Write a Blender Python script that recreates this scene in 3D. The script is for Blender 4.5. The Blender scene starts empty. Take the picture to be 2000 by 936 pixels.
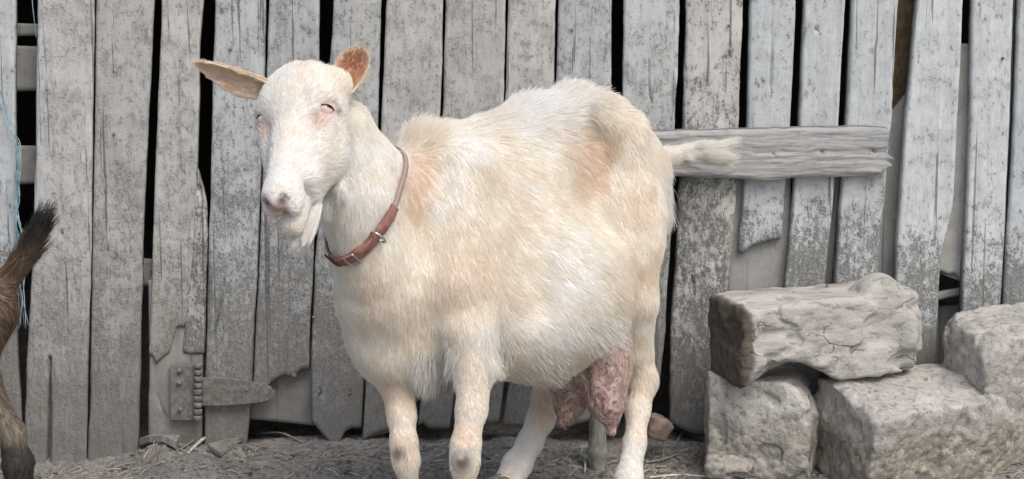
import bpy, math, random
import numpy as np
from mathutils import Vector, kdtree

FUR = True
rng = np.random.default_rng(7)
random.seed(7)
SC = bpy.context.scene
COL = SC.collection

# ------------------------------------------------------------------ camera
CAM_H = 1.15
PITCH = math.radians(8.82)
FPX = 4165.0                      # focal length in pixels of the 2000 px wide photograph
cam_d = bpy.data.cameras.new('camera')
cam_d.sensor_width = 36.0
cam_d.lens = FPX / 2000.0 * 36.0
cam_d.clip_start = 0.05
cam_d.clip_end = 500.0
cam = bpy.data.objects.new('camera', cam_d)
COL.objects.link(cam)
cam.location = (0, 0, CAM_H)
cam.rotation_euler = (math.pi / 2 - PITCH, 0, 0)
SC.camera = cam

# ------------------------------------------------------------------ light
SUN_EL, SUN_AZ = 52.0, 150.0      # azimuth clockwise from +Y (the wall): behind the camera, to its right
world = bpy.data.worlds.new('World')
SC.world = world
world.use_nodes = True
wn = world.node_tree
sky = wn.nodes.new('ShaderNodeTexSky')
sky.sky_type = 'NISHITA'
sky.sun_disc = False
sky.sun_elevation = math.radians(SUN_EL)
sky.sun_rotation = math.radians(SUN_AZ)
sky.air_density = 1.0
sky.dust_density = 4.0
sky.ozone_density = 0.6
bg = wn.nodes['Background']
wn.links.new(sky.outputs[0], bg.inputs[0])
bg.inputs[1].default_value = 0.15
sl = bpy.data.lights.new('sun', 'SUN')
sl.energy = 1.15
sl.angle = math.radians(35)
sl.color = (1.0, 0.975, 0.94)
sun = bpy.data.objects.new('sun', sl)
COL.objects.link(sun)
_a, _e = math.radians(SUN_AZ), math.radians(SUN_EL)
_d = Vector((math.sin(_a) * math.cos(_e), math.cos(_a) * math.cos(_e), math.sin(_e)))
sun.rotation_euler = _d.to_track_quat('Z', 'Y').to_euler()
sun.location = (3, -4, 6)
SC.view_settings.view_transform = 'Standard'
SC.view_settings.look = 'None'
SC.view_settings.exposure = 0.22
SC.view_settings.gamma = 1.0
SC.cycles.use_denoising = True
SC.cycles.max_bounces = 8
SC.cycles.diffuse_bounces = 5
SC.cycles.transparent_max_bounces = 8

# ------------------------------------------------------------------ helpers
def P(px, py, Y):
    """World point seen at pixel (px,py) of the photograph at distance Y in front of the camera."""
    u = (px - 1000.0) / FPX
    v = -(py - 468.0) / FPX
    d = np.array([u, math.cos(PITCH) + v * math.sin(PITCH), -math.sin(PITCH) + v * math.cos(PITCH)])
    s = Y / d[1]
    return np.array([0, 0, CAM_H]) + d * s

def GP(px, py, z=0.0):
    """World point of the horizontal plane z at that pixel."""
    u = (px - 1000.0) / FPX
    v = -(py - 468.0) / FPX
    d = np.array([u, math.cos(PITCH) + v * math.sin(PITCH), -math.sin(PITCH) + v * math.cos(PITCH)])
    return np.array([0, 0, CAM_H]) + d * ((z - CAM_H) / d[2])

def _hash(ix, iy, iz, seed):
    h = (ix.astype(np.int64) * 374761393 + iy.astype(np.int64) * 668265263 + iz.astype(np.int64) * 2147483647 + seed * 1274126177) & 0xffffffff
    h = ((h ^ (h >> 13)) * 1274126177) & 0xffffffff
    h = ((h ^ (h >> 16)) * 2246822519) & 0xffffffff
    h = h ^ (h >> 15)
    return h.astype(np.float64) / 2147483648.0 - 1.0

def vnoise(p, seed=0):
    p = np.asarray(p, dtype=np.float64)
    i = np.floor(p).astype(np.int64)
    f = p - i
    f = f * f * f * (f * (f * 6 - 15) + 10)
    x, y, z = i[..., 0], i[..., 1], i[..., 2]
    fx, fy, fz = f[..., 0], f[..., 1], f[..., 2]
    def L(a, b, t):
        return a + (b - a) * t
    return L(L(L(_hash(x, y, z, seed), _hash(x + 1, y, z, seed), fx), L(_hash(x, y + 1, z, seed), _hash(x + 1, y + 1, z, seed), fx), fy),
             L(L(_hash(x, y, z + 1, seed), _hash(x + 1, y, z + 1, seed), fx), L(_hash(x, y + 1, z + 1, seed), _hash(x + 1, y + 1, z + 1, seed), fx), fy), fz)

def fbm(p, octaves=4, seed=0, gain=0.5):
    p = np.asarray(p, dtype=np.float64)
    a, s, t = 1.0, 0.0, 0.0
    for o in range(octaves):
        s = s + a * vnoise(p * (2.0 ** o) + 17.3 * o, seed + o)
        t += a
        a *= gain
    return s / t

def link(o, parent=None):
    COL.objects.link(o)
    if parent is not None:
        o.parent = parent
    return o

def tag(o, label=None, cat=None, group=None, kind=None):
    if label: o['label'] = label
    if cat: o['category'] = cat
    if group: o['group'] = group
    if kind: o['kind'] = kind
    return o

def empty(name, loc=(0, 0, 0)):
    o = bpy.data.objects.new(name, None)
    o.empty_display_size = 0.05
    o.location = loc
    return link(o)

def mesh_obj(name, verts, faces, mat, parent=None, smooth=True, origin=None):
    """One mesh object; verts are world coordinates, its origin is put at `origin` (parents sit unrotated)."""
    verts = np.asarray(verts, dtype=np.float64)
    base = np.array(parent.matrix_basis.translation) if parent is not None else np.zeros(3)
    if parent is not None and parent.parent is not None:
        base = base + np.array(parent.parent.matrix_basis.translation)
    o0 = np.asarray(origin, dtype=np.float64) if origin is not None else base
    me = bpy.data.meshes.new(name)
    if isinstance(faces, np.ndarray):
        n, k = faces.shape
        me.vertices.add(len(verts)); me.vertices.foreach_set('co', (verts - o0).astype(np.float32).ravel())
        me.loops.add(n * k); me.loops.foreach_set('vertex_index', faces.astype(np.int32).ravel())
        me.polygons.add(n)
        me.polygons.foreach_set('loop_start', np.arange(0, n * k, k, dtype=np.int32))
        me.polygons.foreach_set('loop_total', np.full(n, k, dtype=np.int32))
        me.update(calc_edges=True); me.validate()
    else:
        me.from_pydata([tuple(v) for v in (verts - o0)], [], faces)
        me.update()
    if smooth:
        me.polygons.foreach_set('use_smooth', np.ones(len(me.polygons), dtype=bool))
    if mat is not None:
        me.materials.append(mat)
    o = bpy.data.objects.new(name, me)
    link(o, parent)
    o.location = o0 - base
    return o

def color_attr(me, cols, name='coat'):
    at = me.attributes.new(name, 'FLOAT_COLOR', 'POINT')
    c = np.ones((len(cols), 4), dtype=np.float32); c[:, :3] = cols
    at.data.foreach_set('color', c.ravel())

def catmull(pts, n):
    pts = np.asarray(pts, dtype=np.float64)
    m = len(pts)
    t = np.linspace(0, m - 1 - 1e-9, n)
    i = t.astype(int); f = (t - i)[:, None]
    g = lambda k: pts[np.clip(k, 0, m - 1)]
    p0, p1, p2, p3 = g(i - 1), g(i), g(i + 1), g(i + 2)
    return 0.5 * (2 * p1 + (p2 - p0) * f + (2 * p0 - 5 * p1 + 4 * p2 - p3) * f ** 2 + (3 * p1 - p0 - 3 * p2 + p3) * f ** 3)

def tube(path, radii, sides=8, flat=None):
    """verts, faces (list) of a closed tube; flat=(normal, ratio) squashes the section."""
    path = np.asarray(path, dtype=np.float64); n = len(path)
    radii = np.broadcast_to(radii, (n,))
    T = np.gradient(path, axis=0); T /= np.linalg.norm(T, axis=1)[:, None] + 1e-12
    up = np.array([0, 0, 1.0]) if abs(T[0, 2]) < 0.9 else np.array([1.0, 0, 0])
    V = []
    A = np.cross(T[0], up); A /= np.linalg.norm(A)
    for i in range(n):
        A = A - T[i] * np.dot(A, T[i]); A /= np.linalg.norm(A) + 1e-12
        B = np.cross(T[i], A)
        for k in range(sides):
            a = 2 * math.pi * k / sides
            V.append(path[i] + radii[i] * (A * math.cos(a) + B * math.sin(a)))
    F = []
    for i in range(n - 1):
        for k in range(sides):
            k2 = (k + 1) % sides
            F.append((i * sides + k, i * sides + k2, (i + 1) * sides + k2, (i + 1) * sides + k))
    F.append(tuple(range(sides))[::-1]); F.append(tuple((n - 1) * sides + k for k in range(sides)))
    return np.array(V), F

# ------------------------------------------------------------------ implicit surfaces
class Prim:
    def __init__(s, fn, lo, hi, k, sub=False, flow=None, hl=0.02, name=''):
        s.fn, s.lo, s.hi, s.k, s.sub, s.flow, s.hl, s.name = fn, np.array(lo), np.array(hi), k, sub, flow, hl, name

def cap(a, b, ra, rb, k=0.02, sub=False, flow=None, hl=0.02, name=''):
    a = np.asarray(a, float); b = np.asarray(b, float); ba = b - a; l2 = float(ba @ ba) + 1e-12
    def fn(x, y, z):
        h = np.clip(((x - a[0]) * ba[0] + (y - a[1]) * ba[1] + (z - a[2]) * ba[2]) / l2, 0, 1)
        return np.sqrt((x - a[0] - h * ba[0]) ** 2 + (y - a[1] - h * ba[1]) ** 2 + (z - a[2] - h * ba[2]) ** 2) - (ra + (rb - ra) * h)
    r = max(ra, rb)
    if flow is None:
        flow = ba / math.sqrt(l2)
    return Prim(fn, np.minimum(a, b) - r, np.maximum(a, b) + r, k, sub, np.asarray(flow, float), hl, name)

def ell(c, r, R=None, k=0.03, sub=False, flow=(0, 0, -1), hl=0.02, name=''):
    """R: rows are the ellipsoid's axes in world coordinates."""
    c = np.asarray(c, float); r = np.asarray(r, float); R = np.eye(3) if R is None else np.asarray(R, float)
    def fn(x, y, z):
        dx, dy, dz = x - c[0], y - c[1], z - c[2]
        q = [(dx * R[i, 0] + dy * R[i, 1] + dz * R[i, 2]) / r[i] for i in range(3)]
        k0 = np.sqrt(q[0] ** 2 + q[1] ** 2 + q[2] ** 2)
        k1 = np.sqrt((q[0] / r[0]) ** 2 + (q[1] / r[1]) ** 2 + (q[2] / r[2]) ** 2) + 1e-9
        return k0 * (k0 - 1.0) / k1
    m = float(r.max())
    ext = np.sqrt(((R * r[:, None]) ** 2).sum(0))
    return Prim(fn, c - ext, c + ext, k, sub, np.asarray(flow, float), hl, name)

def _blend(f, d, p):
    k = p.k
    if p.sub:
        h = np.clip(0.5 - 0.5 * (f + d) / k, 0, 1)
        return f * (1 - h) - d * h + k * h * (1 - h)
    h = np.clip(0.5 + 0.5 * (f - d) / k, 0, 1)
    return f * (1 - h) + d * h - k * h * (1 - h)

def eval_field(prims, pts):
    x, y, z = pts[..., 0], pts[..., 1], pts[..., 2]
    f = np.full(x.shape, 0.3)
    for p in prims:
        f = _blend(f, p.fn(x, y, z), p)
    return f

def grid_axis(lo, hi, step, fine=None, fstep=None):
    if fine is None:
        return np.arange(lo, hi + step, step)
    a = np.arange(lo, fine[0], step); b = np.arange(fine[0], fine[1], fstep); c = np.arange(fine[1], hi + step, step)
    return np.concatenate([a, b, c])

def sdf_mesh(prims, X, Y, Z, post=None):
    f = np.full((len(X), len(Y), len(Z)), 0.3, dtype=np.float32)
    for p in prims:
        m = 0.035 + p.k * 1.3
        i0, i1 = np.searchsorted(X, p.lo[0] - m), np.searchsorted(X, p.hi[0] + m)
        j0, j1 = np.searchsorted(Y, p.lo[1] - m), np.searchsorted(Y, p.hi[1] + m)
        k0, k1 = np.searchsorted(Z, p.lo[2] - m), np.searchsorted(Z, p.hi[2] + m)
        if i1 <= i0 or j1 <= j0 or k1 <= k0:
            continue
        d = p.fn(X[i0:i1, None, None].astype(np.float32), Y[None, j0:j1, None].astype(np.float32), Z[None, None, k0:k1].astype(np.float32))
        f[i0:i1, j0:j1, k0:k1] = _blend(f[i0:i1, j0:j1, k0:k1], d, p)
    if post is not None:
        f = post(f, X, Y, Z)
    return surface_nets(f, X, Y, Z)

def surface_nets(f, X, Y, Z):
    nx, ny, nz = f.shape
    s = f < 0
    cnt = np.zeros((nx - 1, ny - 1, nz - 1), dtype=np.int8)
    for a in (0, 1):
        for b in (0, 1):
            for c in (0, 1):
                cnt += s[a:nx - 1 + a, b:ny - 1 + b, c:nz - 1 + c]
    act = (cnt > 0) & (cnt < 8)
    I, J, K = np.nonzero(act)
    vid = np.full(act.shape, -1, dtype=np.int64)
    vid[I, J, K] = np.arange(len(I))
    acc = np.zeros((len(I), 3)); num = np.zeros(len(I))
    corners = [(a, b, c) for a in (0, 1) for b in (0, 1) for c in (0, 1)]
    for c0 in corners:
        for ax in range(3):
            if c0[ax] == 1:
                continue
            c1 = list(c0); c1[ax] = 1
            v0 = f[I + c0[0], J + c0[1], K + c0[2]].astype(np.float64); v1 = f[I + c1[0], J + c1[1], K + c1[2]].astype(np.float64)
            m = (v0 < 0) != (v1 < 0)
            t = np.where(m, v0 / np.where(m, v0 - v1, 1.0), 0.0)
            p0 = np.stack([X[I + c0[0]], Y[J + c0[1]], Z[K + c0[2]]], 1)
            p1 = np.stack([X[I + c1[0]], Y[J + c1[1]], Z[K + c1[2]]], 1)
            acc += np.where(m[:, None], p0 + (p1 - p0) * t[:, None], 0.0)
            num += m
    V = acc / np.maximum(num, 1)[:, None]
    quads = []
    e = s[:-1, 1:-1, 1:-1] != s[1:, 1:-1, 1:-1]
    i, j, k = np.nonzero(e); j += 1; k += 1
    q = np.stack([vid[i, j - 1, k - 1], vid[i, j, k - 1], vid[i, j, k], vid[i, j - 1, k]], 1)
    fl = ~s[i, j, k]; q[fl] = q[fl][:, ::-1]; quads.append(q)
    e = s[1:-1, :-1, 1:-1] != s[1:-1, 1:, 1:-1]
    i, j, k = np.nonzero(e); i += 1; k += 1
    q = np.stack([vid[i - 1, j, k - 1], vid[i - 1, j, k], vid[i, j, k], vid[i, j, k - 1]], 1)
    fl = ~s[i, j, k]; q[fl] = q[fl][:, ::-1]; quads.append(q)
    e = s[1:-1, 1:-1, :-1] != s[1:-1, 1:-1, 1:]
    i, j, k = np.nonzero(e); i += 1; j += 1
    q = np.stack([vid[i - 1, j - 1, k], vid[i, j - 1, k], vid[i, j, k], vid[i - 1, j, k]], 1)
    fl = ~s[i, j, k]; q[fl] = q[fl][:, ::-1]; quads.append(q)
    return V, np.concatenate(quads)

def field_normals(prims, pts, h=0.002):
    n = np.zeros_like(pts)
    for a in range(3):
        d = np.zeros(3); d[a] = h
        n[:, a] = eval_field(prims, pts + d) - eval_field(prims, pts - d)
    return n / (np.linalg.norm(n, axis=1)[:, None] + 1e-9)

def sample_mesh(V, Q, n, weight=None):
    """n random points on the quads; weight per vertex scales the density."""
    T = np.concatenate([Q[:, [0, 1, 2]], Q[:, [0, 2, 3]]]) if Q.shape[1] == 4 else Q
    a, b, c = V[T[:, 0]], V[T[:, 1]], V[T[:, 2]]
    ar = 0.5 * np.linalg.norm(np.cross(b - a, c - a), axis=1)
    if weight is not None:
        ar = ar * weight[T].mean(1)
    cs = np.cumsum(ar); t = np.searchsorted(cs, rng.random(n) * cs[-1])
    r1 = np.sqrt(rng.random(n))[:, None]; r2 = rng.random(n)[:, None]
    w = np.concatenate([1 - r1, r1 * (1 - r2), r1 * r2], 1)
    pts = a[t] * w[:, :1] + b[t] * w[:, 1:2] + c[t] * w[:, 2:]
    return pts, T[t], w

def hair_object(name, parent, pos, cols, radius, mat, tip=0.25):
    """pos (N,K,3) world, cols (N,3) -> one curves object."""
    N, K = pos.shape[:2]
    base = np.array(parent.matrix_basis.translation)
    if parent.parent is not None:
        base = base + np.array(parent.parent.matrix_basis.translation)
    cu = bpy.data.hair_curves.new(name)
    cu.add_curves([K] * N)
    cu.attributes['position'].data.foreach_set('vector', (pos - base).astype(np.float32).ravel())
    ra = cu.attributes.new('radius', 'FLOAT', 'POINT')
    prof = np.linspace(1, tip, K)
    ra.data.foreach_set('value', (np.broadcast_to(np.asarray(radius).reshape(-1, 1), (N, K)) * prof).astype(np.float32).ravel())
    ca = cu.attributes.new('coat', 'FLOAT_COLOR', 'POINT')
    c = np.ones((N, K, 4), dtype=np.float32); c[:, :, :3] = cols[:, None, :]
    ca.data.foreach_set('color', c.ravel())
    cu.materials.append(mat)
    o = bpy.data.objects.new(name, cu)
    return link(o, parent)

def grow(roots, nrm, flow, length, lift, curl=0.25, K=5, clump=0.6, clump_frac=0.05, jitter=0.15, droop=0.0):
    """hair strands: start lifted off the skin, lie down along the flow, tips gather into locks."""
    N = len(roots)
    length = np.broadcast_to(length, (N,)); lift = np.broadcast_to(lift, (N,))
    t = flow - nrm * (flow * nrm).sum(1)[:, None]
    t /= np.linalg.norm(t, axis=1)[:, None] + 1e-9
    wob = np.stack([fbm(roots * 38, 2, s) for s in (3, 5, 9)], 1) * curl * 1.6 + rng.normal(0, jitter, (N, 3))
    t = t + wob
    t = t - nrm * np.minimum((t * nrm).sum(1) + 0.02, 0)[:, None]
    t /= np.linalg.norm(t, axis=1)[:, None] + 1e-9
    s = np.linspace(0, 1, K)
    pos = np.zeros((N, K, 3)); pos[:, 0] = roots - nrm * 0.0002
    for i in range(1, K):
        u = s[i]
        d = t + nrm * (lift * (1 - 0.55 * u))[:, None] + np.array([0, 0, -droop * u])
        d /= np.linalg.norm(d, axis=1)[:, None] + 1e-9
        pos[:, i] = pos[:, i - 1] + d * (length / (K - 1))[:, None]
    if clump > 0:
        M = max(8, int(N * clump_frac))
        ids = rng.choice(N, M, replace=False)
        kd = kdtree.KDTree(M)
        for n, i in enumerate(ids):
            kd.insert(roots[i], n)
        kd.balance()
        near = np.array([ids[kd.find(r)[1]] for r in roots.tolist()])
        w = (s ** 1.3 * clump)[None, :, None] * (0.6 + 0.4 * rng.random(N))[:, None, None]
        off = pos[near] - pos
        pos = pos + off * w
    return pos
# ------------------------------------------------------------------ materials
class NT:
    """small helper around a material's node tree"""
    def __init__(s, name):
        s.m = bpy.data.materials.new(name); s.m.use_nodes = True
        s.t = s.m.node_tree; s.b = s.t.nodes['Principled BSDF']; s.out = s.t.nodes['Material Output']
    def n(s, typ, **kw):
        nd = s.t.nodes.new(typ)
        for k, v in kw.items():
            if k.startswith('i_'):
                nd.inputs[k[2:].replace('_', ' ')].default_value = v
            else:
                setattr(nd, k, v)
        return nd
    def l(s, a, b): s.t.links.new(a, b)
    def coord(s, scale=(1, 1, 1), rand=True, kind='Object'):
        tc = s.n('ShaderNodeTexCoord'); mp = s.n('ShaderNodeMapping'); mp.inputs['Scale'].default_value = scale
        src = tc.outputs[kind]
        if rand:
            oi = s.n('ShaderNodeObjectInfo'); sc = s.n('ShaderNodeVectorMath', operation='SCALE'); cv = s.n('ShaderNodeCombineXYZ')
            for k in range(3): s.l(oi.outputs['Random'], cv.inputs[k])
            s.l(cv.outputs[0], sc.inputs[0]); sc.inputs['Scale'].default_value = 37.0
            ad = s.n('ShaderNodeVectorMath', operation='ADD'); s.l(src, ad.inputs[0]); s.l(sc.outputs[0], ad.inputs[1]); src = ad.outputs[0]
        s.l(src, mp.inputs[0])
        return mp.outputs[0]
    def noise(s, vec, scale, detail=4.0, rough=0.55, dist=0.0):
        nd = s.n('ShaderNodeTexNoise'); s.l(vec, nd.inputs['Vector'])
        nd.inputs['Scale'].default_value = scale; nd.inputs['Detail'].default_value = detail
        nd.inputs['Roughness'].default_value = rough; nd.inputs['Distortion'].default_value = dist
        return nd.outputs['Fac']
    def ramp(s, fac, stops, interp='LINEAR'):
        r = s.n('ShaderNodeValToRGB'); r.color_ramp.interpolation = interp
        e = r.color_ramp.elements
        while len(e) < len(stops): e.new(0.5)
        for k, (p, c) in enumerate(stops):
            e[k].position = p
            e[k].color = (c, c, c, 1) if isinstance(c, (int, float)) else (*c, 1)
        s.l(fac, r.inputs[0])
        return r.outputs[0]
    def mix(s, fac, a, b, mode='MIX'):
        m = s.n('ShaderNodeMix', data_type='RGBA', blend_type=mode)
        for sock, v in ((m.inputs['Factor'], fac), (m.inputs['A'], a), (m.inputs['B'], b)):
            pass
        fi, ai, bi = m.inputs[0], m.inputs[6], m.inputs[7]
        for sock, v in ((fi, fac), (ai, a), (bi, b)):
            if isinstance(v, (int, float)): sock.default_value = v if sock is fi else (v, v, v, 1)
            elif isinstance(v, tuple): sock.default_value = (*v, 1)
            else: s.l(v, sock)
        return m.outputs[2]
    def math(s, op, a, b=None, clamp=False):
        m = s.n('ShaderNodeMath', operation=op, use_clamp=clamp)
        for k, v in enumerate((a, b)):
            if v is None: continue
            if isinstance(v, (int, float)): m.inputs[k].default_value = v
            else: s.l(v, m.inputs[k])
        return m.outputs[0]
    def bump(s, h, strength=0.4, dist=0.004, base=None):
        b = s.n('ShaderNodeBump'); b.inputs['Strength'].default_value = strength; b.inputs['Distance'].default_value = dist
        s.l(h, b.inputs['Height'])
        if base is not None: s.l(base, b.inputs['Normal'])
        return b.outputs[0]
    def done(s, col=None, rough=0.85, normal=None, spec=0.25, metal=0.0):
        if col is not None:
            if isinstance(col, tuple): s.b.inputs['Base Color'].default_value = (*col, 1)
            else: s.l(col, s.b.inputs['Base Color'])
        if isinstance(rough, (int, float)): s.b.inputs['Roughness'].default_value = rough
        else: s.l(rough, s.b.inputs['Roughness'])
        s.b.inputs['Specular IOR Level'].default_value = spec
        s.b.inputs['Metallic'].default_value = metal
        if normal is not None: s.l(normal, s.b.inputs['Normal'])
        return s.m

def hair_material(name, trans=0.35):
    q = NT(name)
    at = q.n('ShaderNodeAttribute', attribute_name='coat')
    d = q.n('ShaderNodeBsdfDiffuse'); tr = q.n('ShaderNodeBsdfTranslucent'); mx = q.n('ShaderNodeMixShader')
    gl = q.n('ShaderNodeBsdfGlossy'); gl.inputs['Roughness'].default_value = 0.5
    gl.inputs['Color'].default_value = (1, 1, 1, 1)
    m2 = q.n('ShaderNodeMixShader')
    q.l(at.outputs['Color'], d.inputs['Color']); q.l(at.outputs['Color'], tr.inputs['Color'])
    mx.inputs[0].default_value = trans
    q.l(d.outputs[0], mx.inputs[1]); q.l(tr.outputs[0], mx.inputs[2])
    m2.inputs[0].default_value = 0.03
    q.l(mx.outputs[0], m2.inputs[1]); q.l(gl.outputs[0], m2.inputs[2])
    q.l(m2.outputs[0], q.out.inputs['Surface'])
    return q.m

def skin_material(name):
    q = NT(name)
    at = q.n('ShaderNodeAttribute', attribute_name='coat')
    v = q.coord(rand=False)
    nz = q.noise(v, 160, 3)
    return q.done(q.mix(q.ramp(nz, [(0.3, 0.0), (0.7, 0.22)]), at.outputs['Color'], q.mix(1.0, at.outputs['Color'], (0.75, 0.68, 0.6), 'MULTIPLY')), 0.75, q.bump(nz, 0.3, 0.002), 0.2)

M_HAIR = hair_material('goat_hair', 0.5)
M_SKIN = skin_material('goat_skin')
# ------------------------------------------------------------------ the white goat
goat = empty('goat', (0.0, 3.95, 0.0))
tag(goat, 'cream white goat wearing a collar, standing before the plank gate', 'goat')

# body frame: fwd points to the chest, lat to the goat's own left flank (towards the camera)
YAW = math.radians(41)
fwd = np.array([-math.cos(YAW), -math.sin(YAW), 0.0]); lat = np.array([math.sin(YAW), -math.cos(YAW), 0.0]); upv = np.array([0, 0, 1.0])
W0 = P(835, 240, 3.90); W0[2] = 0.0      # ground point below the withers
def B(s, t, z):                           # s metres behind the withers, t to the goat's left, z up
    return W0 - fwd * s + lat * t + upv * z
BR = np.stack([-fwd, lat, upv])
back = -fwd
fl_side = back * 0.75 - upv * 0.65
# head frame
HY = math.radians(28); HPIT = math.radians(50); HS = 1.055
hf = np.array([-math.sin(HY), -math.cos(HY), 0])
ha = math.cos(HPIT) * hf - math.sin(HPIT) * upv           # poll -> nose
hd = math.sin(HPIT) * hf + math.cos(HPIT) * upv           # dorsal, out of the face
hl = np.cross(ha, hd); hl = hl if hl[0] > 0 else -hl       # goat's left = picture right
ROLL = math.radians(13.5)
ha, hl = ha * math.cos(ROLL) + hl * math.sin(ROLL), hl * math.cos(ROLL) - ha * math.sin(ROLL)
H0 = P(572, 110, 3.63)
EYE = (0.091, -0.036, 0.0560)
def Hd(u, v, w):
    return H0 + (ha * u + hd * v + hl * w) * HS
HR = np.stack([ha, hd, hl])
hup = -ha * 0.9 - hd * 0.2

G = []
def gcap(*a, **k): G.append(cap(*a, **k))
def gell(*a, **k): G.append(ell(*a, **k))
# trunk
gell(B(0.225, 0.012, 0.445), (0.265, 0.185, 0.185), BR, 0.05, flow=fl_side, hl=0.034, name='belly')
gell(B(0.215, 0.085, 0.425), (0.175, 0.115, 0.145), BR, 0.06, flow=fl_side, hl=0.034, name='paunch')
gell(B(0.21, 0, 0.575), (0.27, 0.125, 0.175), BR, 0.05, flow=fl_side, hl=0.03, name='ribs')
gell(B(0.06, 0, 0.52), (0.16, 0.122, 0.215), BR, 0.05, flow=back * 0.5 - upv * 0.8, hl=0.03, name='chest')
gell(B(-0.06, 0.0, 0.42), (0.12, 0.105, 0.145), BR, 0.05, flow=back * 0.1 - upv, hl=0.034, name='brisket')
gell(B(0.445, 0, 0.585), (0.145, 0.108, 0.160), BR, 0.05, flow=fl_side, hl=0.026, name='rump')
gcap(B(-0.01, 0, 0.705), B(0.15, 0, 0.687), 0.046, 0.050, 0.05, flow=back, hl=0.045, name='withers')
gcap(B(0.15, 0, 0.687), B(0.25, 0, 0.733), 0.050, 0.046, 0.05, flow=back, hl=0.045, name='loin')
gcap(B(0.25, 0, 0.733), B(0.36, 0, 0.754), 0.046, 0.043, 0.05, flow=back, hl=0.045, name='loin')
gcap(B(0.36, 0, 0.754), B(0.45, 0, 0.738), 0.043, 0.043, 0.04, flow=back, hl=0.03, name='croup')
gcap(B(0.45, 0, 0.728), B(0.565, 0, 0.635), 0.046, 0.038, 0.05, flow=back * 0.6 - upv * 0.6, hl=0.025, name='dock')
for s_ in (-1, 1):
    gell(B(0.335, 0.154 * s_, 0.635), (0.080, 0.060, 0.092), BR, 0.06, sub=True, name='flank_hollow')
    gell(B(0.115, 0.185 * s_, 0.56), (0.035, 0.03, 0.14), BR, 0.06, sub=True, name='behind_shoulder')
    gcap(B(0.375, 0.060 * s_, 0.768), B(0.425, 0.088 * s_, 0.722), 0.027, 0.032, 0.028, flow=fl_side, hl=0.022, name='hook')
    gcap(B(0.425, 0.085 * s_, 0.715), B(0.435, 0.095 * s_, 0.56), 0.034, 0.065, 0.045, flow=back * 0.3 - upv, hl=0.022, name='thigh')
    gcap(B(0.02, 0.075 * s_, 0.68), B(-0.03, 0.105 * s_, 0.49), 0.045, 0.058, 0.05, flow=back * 0.3 - upv, hl=0.026, name='shoulder_blade')
# neck
gcap(Hd(0.05, -0.10, 0), P(700, 390, 3.735), 0.054, 0.056, 0.02, flow=(0.10, 0, -1), hl=0.020, name='neck_up')
gcap(P(700, 390, 3.735), P(748, 555, 3.80), 0.056, 0.086, 0.04, flow=(0.15, 0, -1), hl=0.022, name='neck_low')
gcap(P(680, 240, 3.72), P(720, 330, 3.775), 0.038, 0.047, 0.03, flow=(0.3, 0, -1), hl=0.020, name='nape')
gcap(P(720, 330, 3.775), P(805, 420, 3.87), 0.047, 0.10, 0.04, flow=(0.5, 0, -0.8), hl=0.026, name='crest')
gcap(Hd(0.10, -0.14, 0), P(722, 530, 3.75), 0.036, 0.045, 0.025, flow=(0.05, 0, -1), hl=0.022, name='throat')
# near (left) fore leg
def leg(pts, rad, k=0.03, hl=(0.02, 0.01), name='leg'):
    n = len(pts) - 1
    for i in range(n):
        h = hl[0] + (hl[1] - hl[0]) * i / max(1, n - 1)
        gcap(pts[i], pts[i + 1], rad[i], rad[i + 1], k if i == 0 else 0.016, hl=h, flow=(0.12, 0.1, -1), name=name)
leg([B(0.03, 0.085, 0.55), P(915, 640, 3.79), P(928, 720, 3.775), P(921, 800, 3.745), P(909, 872, 3.72), P(908, 905, 3.715), P(907, 960, 3.72), P(905, 1010, 3.725), P(902, 1050, 3.70)],
    [0.060, 0.047, 0.035, 0.0240, 0.0225, 0.0220, 0.0155, 0.019, 0.021], 0.04, (0.018, 0.012), 'fore_near')
leg([B(-0.03, -0.09, 0.50), P(762, 690, 3.83), P(775, 745, 3.835), P(784, 810, 3.82), P(789, 868, 3.80), P(793, 900, 3.795), P(799, 955, 3.80), P(802, 1000, 3.80), P(797, 1040, 3.775)],
    [0.058, 0.043, 0.030, 0.0225, 0.021, 0.0205, 0.0145, 0.018, 0.020], 0.04, (0.018, 0.012), 'fore_far')
# near hind leg
leg([B(0.415, 0.085, 0.57), P(1240, 480, 4.08), P(1246, 590, 4.06), P(1248, 690, 4.09), P(1258, 745, 4.10), P(1246, 800, 4.075), P(1240, 865, 4.045), P(1228, 935, 4.01), P(1222, 985, 3.985)],
    [0.068, 0.052, 0.035, 0.0240, 0.0245, 0.0200, 0.0180, 0.022, 0.024], 0.035, (0.022, 0.012), 'hind_near')
leg([B(0.43, -0.08, 0.55), P(1105, 640, 4.12), P(1085, 720, 4.20), P(1072, 775, 4.25), P(1056, 820, 4.235), P(1035, 865, 4.21), P(1010, 908, 4.16), P(985, 955, 4.085)],
    [0.10, 0.06, 0.036, 0.030, 0.0245, 0.022, 0.025, 0.026], 0.05, (0.022, 0.01), 'hind_far')
HSR = HS
def hell(c, r, *aa, **kk): gell(c, tuple(x * HSR for x in r), *aa, **kk)
def hcap(p, q_, ra, rb, *aa, **kk): gcap(p, q_, ra * HSR, rb * HSR, *aa, **kk)
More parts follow.
